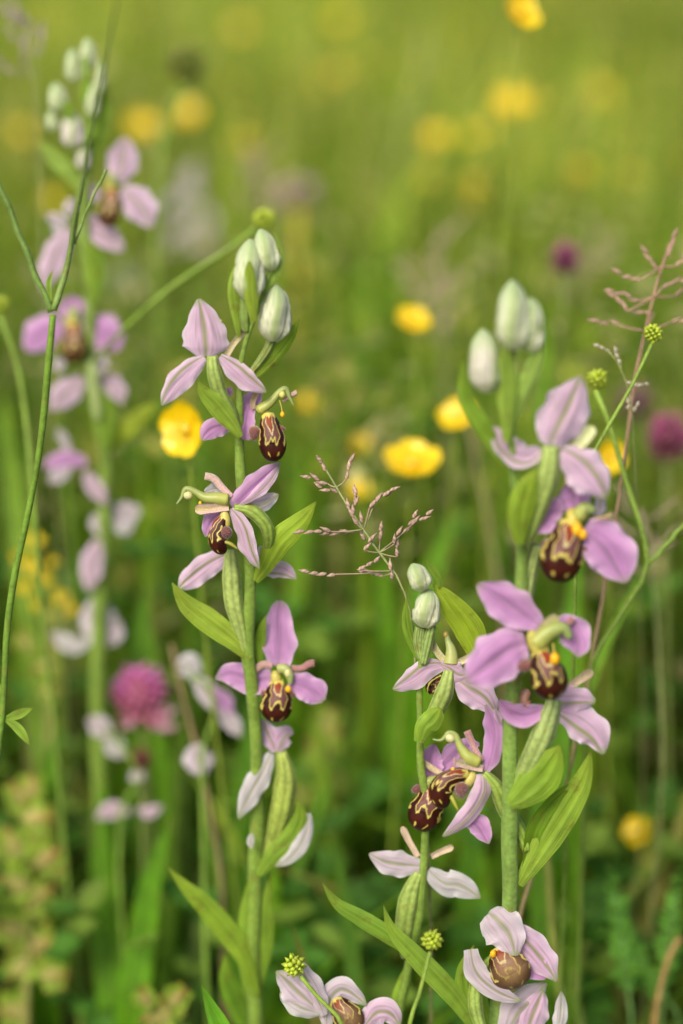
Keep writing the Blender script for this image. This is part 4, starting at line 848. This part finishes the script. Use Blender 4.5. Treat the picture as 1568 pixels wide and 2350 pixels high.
# ------------------------------------------------------------------ grass panicles
def panicle(label, axis, spk, depth, base_pts, r=.00035, c1=(.34, .20, .17), c2=(.50, .37, .28), scol=(.24, .27, .10), size=28, name='grass_panicle'):
    z = zd(depth); Wp = lambda P: [W([(q[0], q[1], z + (q[2] if len(q) > 2 else 0))])[0] for q in P]
    low = Wp(base_pts)[-1]; root = thing(name, label, 'grass', (low[0], low[1] + .005, 0.0))
    wtube('stem', root, Wp(axis) + Wp(base_pts) + [low * .5 + wo(root) * .5, wo(root) - [0, 0, .003]], [r * .7, r * 1.2, r * 1.6], scol, (.2, .2, .06), nv=60)
    for i, (x, y, a, ax_i, n) in enumerate(spk):
        # branchlet from the axis to a small cluster
        o = axis[ax_i]; mid = ((x + o[0]) / 2, (y + o[1]) / 2 + 2)
        dz = rnd.uniform(-14, 14)
        wtube('branch', root, Wp([(o[0], o[1]), (mid[0], mid[1], dz * .5), (x, y, dz)]), [r * .6, r * .45], scol, c1, n=5, nv=8)
        for j in range(n + 1):
            aa = math.radians(a + rnd.uniform(-22, 22)); L_ = size * rnd.uniform(.75, 1.1); x0 = x + math.cos(math.radians(a)) * j * size * .72; y0 = y - math.sin(math.radians(a)) * j * size * .72
            P = np.array([(x0, y0, z + dz), (x0 + math.cos(aa) * L_ * .5, y0 - math.sin(aa) * L_ * .5, z + dz), (x0 + math.cos(aa) * L_, y0 - math.sin(aa) * L_, z + dz)])
            k1, k2 = rnd.uniform(.8, 1.2), rnd.uniform(.8, 1.2)
            tube('spikelet', root, P, [1.6, 4.8, 4.6, 2.6, .3], lambda u, v: mix(np.array(c1) * k1, np.array(c2) * k2, .5 + .5 * np.sin(v * 14 + u * 2)), 'husk', n=7, nv=9, flat=.7)
    return root
ax = [(738, 1062), (772, 1118), (800, 1165), (835, 1215), (870, 1268), (905, 1310), (930, 1362)]
panicle('sharp pinkish brown grass panicle in the centre of the picture', ax,
        [(748, 1082, 115, 0, 1), (752, 1110, 160, 1, 2), (795, 1100, 78, 1, 2), (778, 1130, 165, 1, 2), (815, 1155, 95, 2, 1), (812, 1180, 85, 2, 2), (848, 1165, 40, 3, 3), (862, 1148, 30, 3, 1),
         (800, 1222, 178, 3, 2), (760, 1220, 178, 3, 3), (822, 1205, 120, 3, 2), (838, 1240, 100, 3, 2), (835, 1262, 60, 4, 1), (872, 1240, 88, 4, 1), (905, 1248, 75, 4, 1), (925, 1222, 55, 4, 2), (945, 1205, 35, 4, 2), (912, 1278, 95, 4, 1),
         (770, 1318, 175, 5, 3), (822, 1308, 25, 5, 2), (880, 1322, 172, 5, 2), (900, 1330, 100, 5, 1)], .419, [(945, 1420, 10), (958, 1600, 40), (980, 1900, 150), (990, 2200, 300)])
ax2 = [(1545, 548), (1520, 610), (1500, 680), (1480, 760)]
pa = panicle('blurred pinkish grass panicle at the right edge above the seed heads', ax2,
        [(1535, 590, 80, 0, 2), (1510, 620, 120, 1, 2), (1470, 640, 165, 1, 2), (1550, 610, 45, 1, 2), (1520, 660, 20, 2, 3), (1470, 690, 160, 2, 3), (1440, 715, 130, 2, 2), (1420, 745, 170, 3, 2), (1550, 680, 30, 2, 2), (1500, 720, 170, 3, 1), (1540, 740, 5, 3, 2)],
        .452, [(1455, 880), (1440, 1000), (1415, 1180), (1370, 1450), (1330, 1650), (1290, 1840), (1240, 1960), (1190, 2130)], r=.0005, c1=(.36, .22, .17), c2=(.42, .28, .2), scol=(.30, .17, .12), size=30)
ax3 = [(1385, 795), (1405, 812), (1425, 845), (1438, 880), (1450, 930)]
panicle('thin open grass panicle with tiny husks right of the seed heads', ax3,
        [(1400, 808, 150, 1, 2), (1425, 835, 110, 2, 2), (1490, 882, 178, 3, 3), (1440, 940, 80, 4, 1), (1455, 945, 60, 4, 1)], .44, [(1460, 1150, 150), (1470, 1400, 500), (1475, 1800, 900)], r=.00022, size=18, c1=(.36, .3, .2), c2=(.5, .46, .36))
for i, (x, y, dpt) in enumerate([(1000, 560, .72), (990, 640, .70), (1480, 1180, .52), (600, 380, .9), (1350, 560, .85), (60, 30, .55)]):
    axx = [(x, y), (x + 8, y + 40), (x + 12, y + 80), (x + 20, y + 140)]
    panicle(['faint straw coloured grass panicle above the centre', 'faint buff grass panicle just below the straw one', 'soft pinkish grass panicle behind the right orchid flower', 'hazy straw grass head above the middle orchid', 'hazy reddish grass head left of the purple clover', 'purplish grass panicle in the top left corner'][i],
            axx, [(x + rnd.uniform(-40, 40), y + j * 20 + rnd.uniform(-10, 10), rnd.choice([40, 140, 80, 110]), min(3, j // 2), 2) for j in range(8)], dpt, [(x + 30, y + 300), (x + 40, y + 600)], r=.0004,
            c1=(.34, .24, .18) if i != 5 else (.24, .18, .26), c2=(.42, .34, .22), size=34)
# warm brown stems
for lb, P, d, r, c in (('thin dry brown grass stem slanting down left of the middle orchid', [(395, 1480), (430, 1640), (470, 1800), (500, 1950), (510, 2060)], .53, .0009, (.24, .16, .08)),
                       ('straight green stalk behind the right orchid near the bottom', [(1240, 1900), (1258, 2000), (1275, 2200), (1290, 2350)], .50, .0014, (.24, .27, .05)),
                       ('brownish straw stalk leaning behind the right orchid', [(1060, 900), (1090, 1050), (1130, 1250), (1160, 1500)], .60, .0008, (.30, .24, .12)),
                       ('pale tall stalk leaning in the upper meadow right of centre', [(985, 60), (960, 160), (930, 300), (900, 450)], 1.2, .0016, (.30, .33, .12)),
                       ('yellow stalk standing behind the middle orchid buds', [(690, 480), (688, 620), (680, 760), (675, 900)], .85, .0035, (.34, .28, .03)),
                       ('reddish stalk at the far right of the lower grass', [(1560, 2150), (1535, 2200), (1500, 2350)], .50, .0013, (.28, .18, .06))):
    pts = [W([(x, y, zd(d))])[0] for x, y in P]; b0 = np.array([pts[-1][0], pts[-1][1] + .01, 0]); root = thing('dry_grass', lb, 'grass', b0)
    wtube('stalk', root, pts + [pts[-1] * .5 + b0 * .5, b0 - [0, 0, .003]], [r * .7, r, r * 1.2], c, nv=40)

# ------------------------------------------------------------------ broad green blades one can pick out
def blade(label, P, hw, depth, col, name='meadow_grass', cat='grass', cup=.3, tw=(0, 25)):
    Z = zd(depth); pts = [W([(x, y, Z + (q[0] if q else 0))])[0] for x, y, *q in P]   # from tip down
    lo = pts[-1]; b0 = np.array([lo[0], lo[1] + .01, 0.0])
    pts = ([b0 - [0, 0, .003], b0 * .5 + lo * .5] + pts[::-1]) if lo[2] > .02 else pts[::-1]
    o = sheet(name, None, np.array(pts), hw * PX * depth / DF, c_leaf(tuple(np.array(col) * .85), tuple(np.array(col) * 1.15), tuple(np.array(col) * 1.2), 4), 'leaf', face=(.1, -1, .3), cup=cup, wav=.03,
              pr=[(0, .6), (.3, .9), (.6, 1), (.8, .8), (.93, .4), (1, .03)], nu=9, nv=30, world=True, twist=tw)
    o['label'] = label; o['category'] = cat; o['kind'] = 'thing'; return o
BLD = [([(870, 1250), (890, 1420), (905, 1600), (920, 1800)], 34, .64, (.12, .23, .012), 'broad bright green blade upright just left of the small orchid'),
       ([(330, 1340), (330, 1440), (335, 1560), (345, 1700)], 52, .58, (.13, .24, .03), 'broad soft green blade behind the pink clover head'),
       ([(392, 1880), (350, 2020), (330, 2150), (300, 2350)], 38, .54, (.10, .21, .012), 'broad green blade rising below the clover'),
       ([(620, 1440), (600, 1600), (560, 1800), (540, 2000)], 26, .60, (.09, .19, .015), 'dark green blade behind the middle orchid stem'),
       ([(1040, 1160), (1020, 1250), (985, 1330), (960, 1500)], 40, .62, (.13, .26, .02), 'wide bright blade bending behind the grass panicle'),
       ([(1330, 1250), (1310, 1450), (1290, 1700), (1280, 1900)], 34, .58, (.12, .24, .02), 'green blade upright behind the right orchid flowers'),
       ([(1110, 1750), (1090, 1900), (1080, 2100), (1070, 2350)], 36, .58, (.09, .19, .015), 'broad bright green blade behind the foot of the right orchid'),
       ([(700, 1000), (690, 1150), (680, 1350), (670, 1500)], 22, .64, (.16, .26, .02), 'light green blade right of the middle orchid stem'),
       ([(140, 1650), (110, 1800), (100, 2000), (95, 2200)], 40, .56, (.09, .18, .012), 'dark green blade behind the yellow rattle at lower left'),
       ([(240, 1780), (235, 1950), (245, 2150), (260, 2350)], 32, .56, (.11, .22, .02), 'green blade between the clover and the yellow rattle'),
       ([(1560, 1200), (1480, 1310), (1400, 1460), (1350, 1600)], 14, .50, (.17, .27, .04), 'slender leaning blade crossing behind the right hand stems'),
       ([(1230, 1600), (1235, 1800), (1240, 2000), (1250, 2300)], 26, .56, (.10, .2, .02), 'narrow blade behind the large right hand leaf'),
       ([(760, 1900), (790, 2050), (810, 2200), (815, 2350)], 20, .52, (.09, .17, .03), 'narrow dim blade right of the middle orchid foot'),
       ([(0, 880), (20, 1000), (40, 1150), (60, 1400)], 34, .62, (.15, .22, .03), 'soft olive blade at the left edge'),
       ([(850, 560), (845, 700), (850, 850), (860, 1000)], 30, .90, (.17, .25, .04), 'faint light blade above the centre'),
       ([(1240, 700), (1250, 850), (1255, 1000), (1260, 1200)], 26, .75, (.16, .26, .03), 'faint tall blade behind the right orchid buds'),
       ([(560, 1960), (570, 2080), (565, 2200), (560, 2350)], 40, .56, (.07, .15, .012), 'deep green blade at the foot of the middle orchid')]
for P, hw, d, c, lb in BLD: blade(lb, P, hw, d, c)
# serrated leaf tip at the bottom edge (in focus)
def tip_leaf():
    P = np.array([(520, 2440, 10), (505, 2360, 0), (484, 2310, 0), (463, 2262, 0)]); Z = 0
    o = sheet('leaf', None, P, 34, c_leaf((.11, .25, .02), (.13, .28, .03), (.16, .26, .03), 3), 'leaf', cup=.25, wav=.03, pr=[(0, 1), (.4, .8), (.8, .32), (1, .02)], nu=11, nv=30)
    o['label'] = 'bright green serrated leaf tip at the bottom edge left of centre'; o['category'] = 'leaf'; o.name = 'nettle_shoot'; o['kind'] = 'thing'
tip_leaf()

# ------------------------------------------------------------------ yellow rattle at lower left
def rattle(label, spots, depth, base, sc=1.0, c1=(.33, .34, .07), c2=(.40, .36, .12)):
    z = zd(depth); q = W([(base[0], base[1], z)])[0]; root = thing('yellow_rattle', label, 'wildflower', (q[0], q[1], 0.0)); spots = [(x + rnd.uniform(-20, 22), y + rnd.uniform(-14, 14), r_ * rnd.uniform(.7, 1.15), a_ + rnd.uniform(-40, 40), b_) for x, y, r_, a_, b_ in spots]
    top = min(spots, key=lambda s: s[1]); pts = [W([(base[0] * t_ + top[0] * (1 - t_), base[1] * t_ + top[1] * (1 - t_), z + 15)])[0] for t_ in (0, .33, .66, 1)]
    wtube('stem', root, pts + [wo(root) - [0, 0, .003]], [.0009, .0014, .0016], (.2, .2, .05), nv=20)
    for x, y, r, an, brown in spots:
        a = math.radians(an); d = np.array([math.cos(a), -math.sin(a), -.3])
        r *= sc; dz = rnd.uniform(-25, 25)
        cb = mix(c1, (.34, .13, .06), np.array([brown]))[0]
        o = tube('seed_pod', root, np.array([(x, y, z + dz) - d * r, (x, y, z + dz), (x, y, z + dz) + d * r * .9]), [r * .2, r * .5, r * .6, r * .42, r * .12], lambda u, v: mix(c2, cb, np.clip(v * 1.3 - .3, 0, 1)), 'leaf', n=14, nv=12, flat=.5)
        for k in range(5):
            b_ = a + (.9, -.9, 2.6, 1.7, -2.2)[k] + rnd.uniform(-.4, .4)
            P = np.array([(x, y, z + dz + 8) - d * r * .9, (x + math.cos(b_) * r * .6, y - math.sin(b_) * r * .6, z + dz + 6), (x + math.cos(b_) * r * 1.5, y - math.sin(b_) * r * 1.5, z + dz)])
            tc_ = rnd.choice([(.50, .44, .10), (.44, .48, .08), (.46, .16, .08), (.38, .13, .07), (.30, .36, .06), (.50, .40, .16)])
            sheet('bract', root, P, r * rnd.uniform(.5, .85), c_leaf((.20, .28, .05), (.28, .31, .08), tc_), 'leaf', pr=LEAF, nu=9, nv=16, wav=.4)
        tube('floret', root, np.array([(x, y, z + dz) + d * r * .6, (x, y, z + dz) + d * r * 1.2, (x, y, z + dz) + d * r * 1.45 + [0, 6, 0]]), [r * .22, r * .2, r * .06], c_flat((.42, .32, .05), (.2, .08, .05)), 'leaf', n=8, nv=8)
    return root
rattle('yellow rattle with pale inflated pods in the lower left corner', [(40, 1840, 34, 100, .2), (75, 1880, 36, 30, .5), (20, 1930, 36, 150, .1), (90, 1965, 36, 20, .7), (40, 2020, 38, 170, .1), (95, 2060, 36, 10, .2), (30, 2120, 40, 160, .1),
        (100, 2160, 40, 0, .4), (50, 2230, 44, 200, .1), (110, 2240, 38, -20, .3), (20, 2310, 40, 150, .2), (130, 1990, 26, 30, .9), (60, 1800, 24, 80, .6), (100, 1905, 24, 10, .9)], .55, (60, 2400))
rattle('small yellow rattle head with reddish rim at the bottom, left of the leaf tip', [(345, 2290, 26, 120, .3), (395, 2285, 26, 60, .4), (370, 2330, 34, 90, .1), (340, 2350, 28, 160, .1)], .50, (370, 2450))
rattle('blurred yellow rattle right of the middle orchid lower flowers', [(735, 1650, 26, 90, 0), (760, 1700, 30, 60, .1), (715, 1730, 30, 140, 0), (760, 1780, 30, 20, .1), (700, 1810, 26, 180, 0), (740, 1860, 28, 30, .1)], .60, (745, 2100))
rattle('blurred tan yellow rattle behind the centre of the meadow', [(780, 850, 30, 90, .1), (740, 885, 28, 150, .2), (800, 905, 28, 30, .1), (770, 945, 28, 60, .1), (730, 960, 22, 160, .1)], .66, (775, 1300), c1=(.36, .30, .10))
rattle('blurred yellow rattle above the pink clover', [(100, 1420, 28, 90, 0), (70, 1470, 28, 140, .1), (130, 1500, 30, 40, 0), (90, 1540, 30, 170, 0), (120, 1590, 28, 0, .1), (215, 1745, 28, 90, 0)], .58, (110, 1900))
rattle('dull yellow rattle in the lower right grass beside the dull buttercup', [(1500, 1905, 26, 60, 0), (1480, 1940, 28, 120, .1), (1530, 1950, 26, 20, 0), (1505, 1985, 26, 160, 0)], .58, (1510, 2300))
# yellow trefoil cluster
def trefoil(label, spots, depth, base):
    z = zd(depth); q = W([(base[0], base[1], z)])[0]; root = thing('yellow_trefoil', label, 'wildflower', (q[0], q[1], 0.0))
    for x, y, r in spots:
        p = W([(x, y, z)])[0]; wtube('stem', root, [p, p * .5 + wo(root) * .5 + [.0, .0, .02], wo(root)], [.0004, .0005], (.16, .26, .03), nv=10, n=6)
        for k in range(4):
            a = k * 1.57 + .4; P = np.array([(x, y, z), (x + math.cos(a) * r * .5, y + math.sin(a) * r * .4 - 4, z - 10), (x + math.cos(a) * r * .8, y + math.sin(a) * r * .65, z - 6)])
            sheet('petal', root, P, r * .45, c_flat((.62, .46, .01), (.70, .54, .02)), 'butter', nu=7, nv=9, cup=.4)
trefoil('cluster of golden yellow trefoil flowers at the left edge below the orchid', [(80, 1240, 28), (70, 1300, 30), (100, 1330, 24), (140, 1370, 26), (55, 1350, 22), (160, 1400, 22), (40, 1280, 18), (120, 1290, 16), (85, 1390, 18)], .60, (100, 1900))

# ------------------------------------------------------------------ feathery leaves lower right
def feather(label, P, w_, depth, col):
    z = zd(depth); C = crom([(x, y, z) for x, y in P], 15); q = W([C[0]])[0]; root = thing('yarrow_plant', label, 'plant', (q[0], q[1], 0.0))
    wtube('midrib', root, [wo(root), (wo(root) + q) / 2 + [0, .004, 0]] + list(W(C)[::4]), [.0008, .0004], tuple(np.array(col) * .9), nv=20, n=6)
    T = nrm(np.gradient(C, axis=0))
    for i in range(3, 15):
        for s_ in (-1, 1, -.6, .6):
            side = np.array([-T[i][1], T[i][0], 0]) * s_; l = w_ * math.sin(min(1, (16 - i) / 9) * 1.5); l *= rnd.uniform(.6, 1.1); d = nrm(side + T[i] * rnd.uniform(.4, 1.3) + [0, 0, rnd.uniform(-.7, .7)])
            P2 = np.array([C[i], C[i] + d * l * .5 + [0, 0, -5], C[i] + d * l])
            sheet('leaflet', root, P2, l * .17, c_leaf(tuple(np.array(col) * .9), tuple(np.array(col) * 1.1), col, 2), 'leaf', nu=5, nv=7, pr=LEAF, wav=.3)
feather('feathery green leaf standing at the lower right', [(1450, 2350), (1435, 2220), (1420, 2100), (1400, 2000)], 48, .515, (.17, .34, .08))
feather('second feathery leaf at the right edge, arching upward', [(1520, 2330), (1530, 2200), (1545, 2090), (1560, 2000)], 44, .51, (.17, .34, .08))
feather('low feathery leaf reaching left at the lower right', [(1560, 2340), (1500, 2250), (1450, 2180), (1370, 2130)], 40, .52, (.15, .31, .07))

# ------------------------------------------------------------------ low broad leaves (ground cover)
def cover():
    rs = np.random.RandomState(21); co, fa, cl = [], [], []
    for i in range(4200):
        y = .45 + rs.rand() ** 1.2 * .95; x = (rs.rand() * 2 - 1) * (.42 * y + .12); h = rs.uniform(.02, .18 if y > .56 else .10); n_ = 3 if rs.rand() < .5 else 1
        base = np.array([.07, .17, .025]) if rs.rand() < .65 else np.array([.17, .26, .04])
        base = base * rs.uniform(.7, 1.35); L_ = rs.uniform(.005, .013) * (1 if n_ == 3 else 1.5); a0 = rs.rand() * 6.283
        for j in range(n_):
            a = a0 + j * 2.09; d = np.array([math.cos(a), math.sin(a), rs.uniform(-.1, .6)]); s_ = np.array([-math.sin(a), math.cos(a), 0]); k = len(co); p = np.array([x, y, h])
            for t_, w_ in ((0, .05), (.3, .38), (.65, .42), (1, .05)):
                co += [p + d * L_ * t_ - s_ * L_ * w_ + [0, 0, L_ * .12], p + d * L_ * t_, p + d * L_ * t_ + s_ * L_ * w_ + [0, 0, L_ * .12]]; cl += [base, base * 1.25, base]
            for m in range(3):
                for q in range(2): fa.append((k + m * 3 + q, k + m * 3 + q + 1, k + m * 3 + q + 4, k + m * 3 + q + 3))
    o = raw('ground_cover', co, fa, cl, M['grass']); o['kind'] = 'stuff'; o['label'] = 'low clover and herb leaves carpeting the ground between the stems'; o['category'] = 'ground cover'
cover()
def herbs():
    rs = np.random.RandomState(31); co, fa, cl = [], [], []
    cols = [(.36, .40, .05), (.28, .38, .03), (.42, .40, .08), (.20, .30, .03), (.40, .36, .16), (.50, .46, .22)]
    for i in range(4500):
        y = .60 + rs.rand() ** 1.3 * 3.4; x = (rs.rand() * 2 - 1) * (.42 * y + .12); h = rs.uniform(.05, .24 + .03 * y); c0 = np.array(cols[rs.randint(len(cols))])
        k = len(co); tp = np.array([x, y, h]); w_ = .0006
        co += [tp + [-w_, 0, -h], tp + [w_, 0, -h], tp + [w_, 0, 0], tp + [-w_, 0, 0]]; fa.append((k, k + 1, k + 2, k + 3)); cl += [(.16, .22, .03)] * 4
        for j in range(rs.randint(6, 20)):
            p = tp + [rs.normal() * .006, rs.normal() * .006, -rs.rand() * .05]; L_ = rs.uniform(.006, .014); a = rs.rand() * 6.283
            d = np.array([math.cos(a), math.sin(a), rs.uniform(-.2, .9)]); s_ = np.array([-math.sin(a), math.cos(a), 0]) * L_ * rs.uniform(.15, .35); k = len(co)
            co += [p, p + d * L_ * .5 - s_, p + d * L_ * .5 + s_, p + d * L_]; fa.append((k, k + 1, k + 3, k + 2)); cc = c0 * rs.uniform(.7, 1.2); cl += [cc * .8, cc, cc, cc * 1.1]
    o = raw('meadow_herbs', co, fa, cl, M['grass']); o['kind'] = 'stuff'; o['label'] = 'small olive seed heads and leaflets scattered through the blurred meadow'; o['category'] = 'herbs'
herbs()
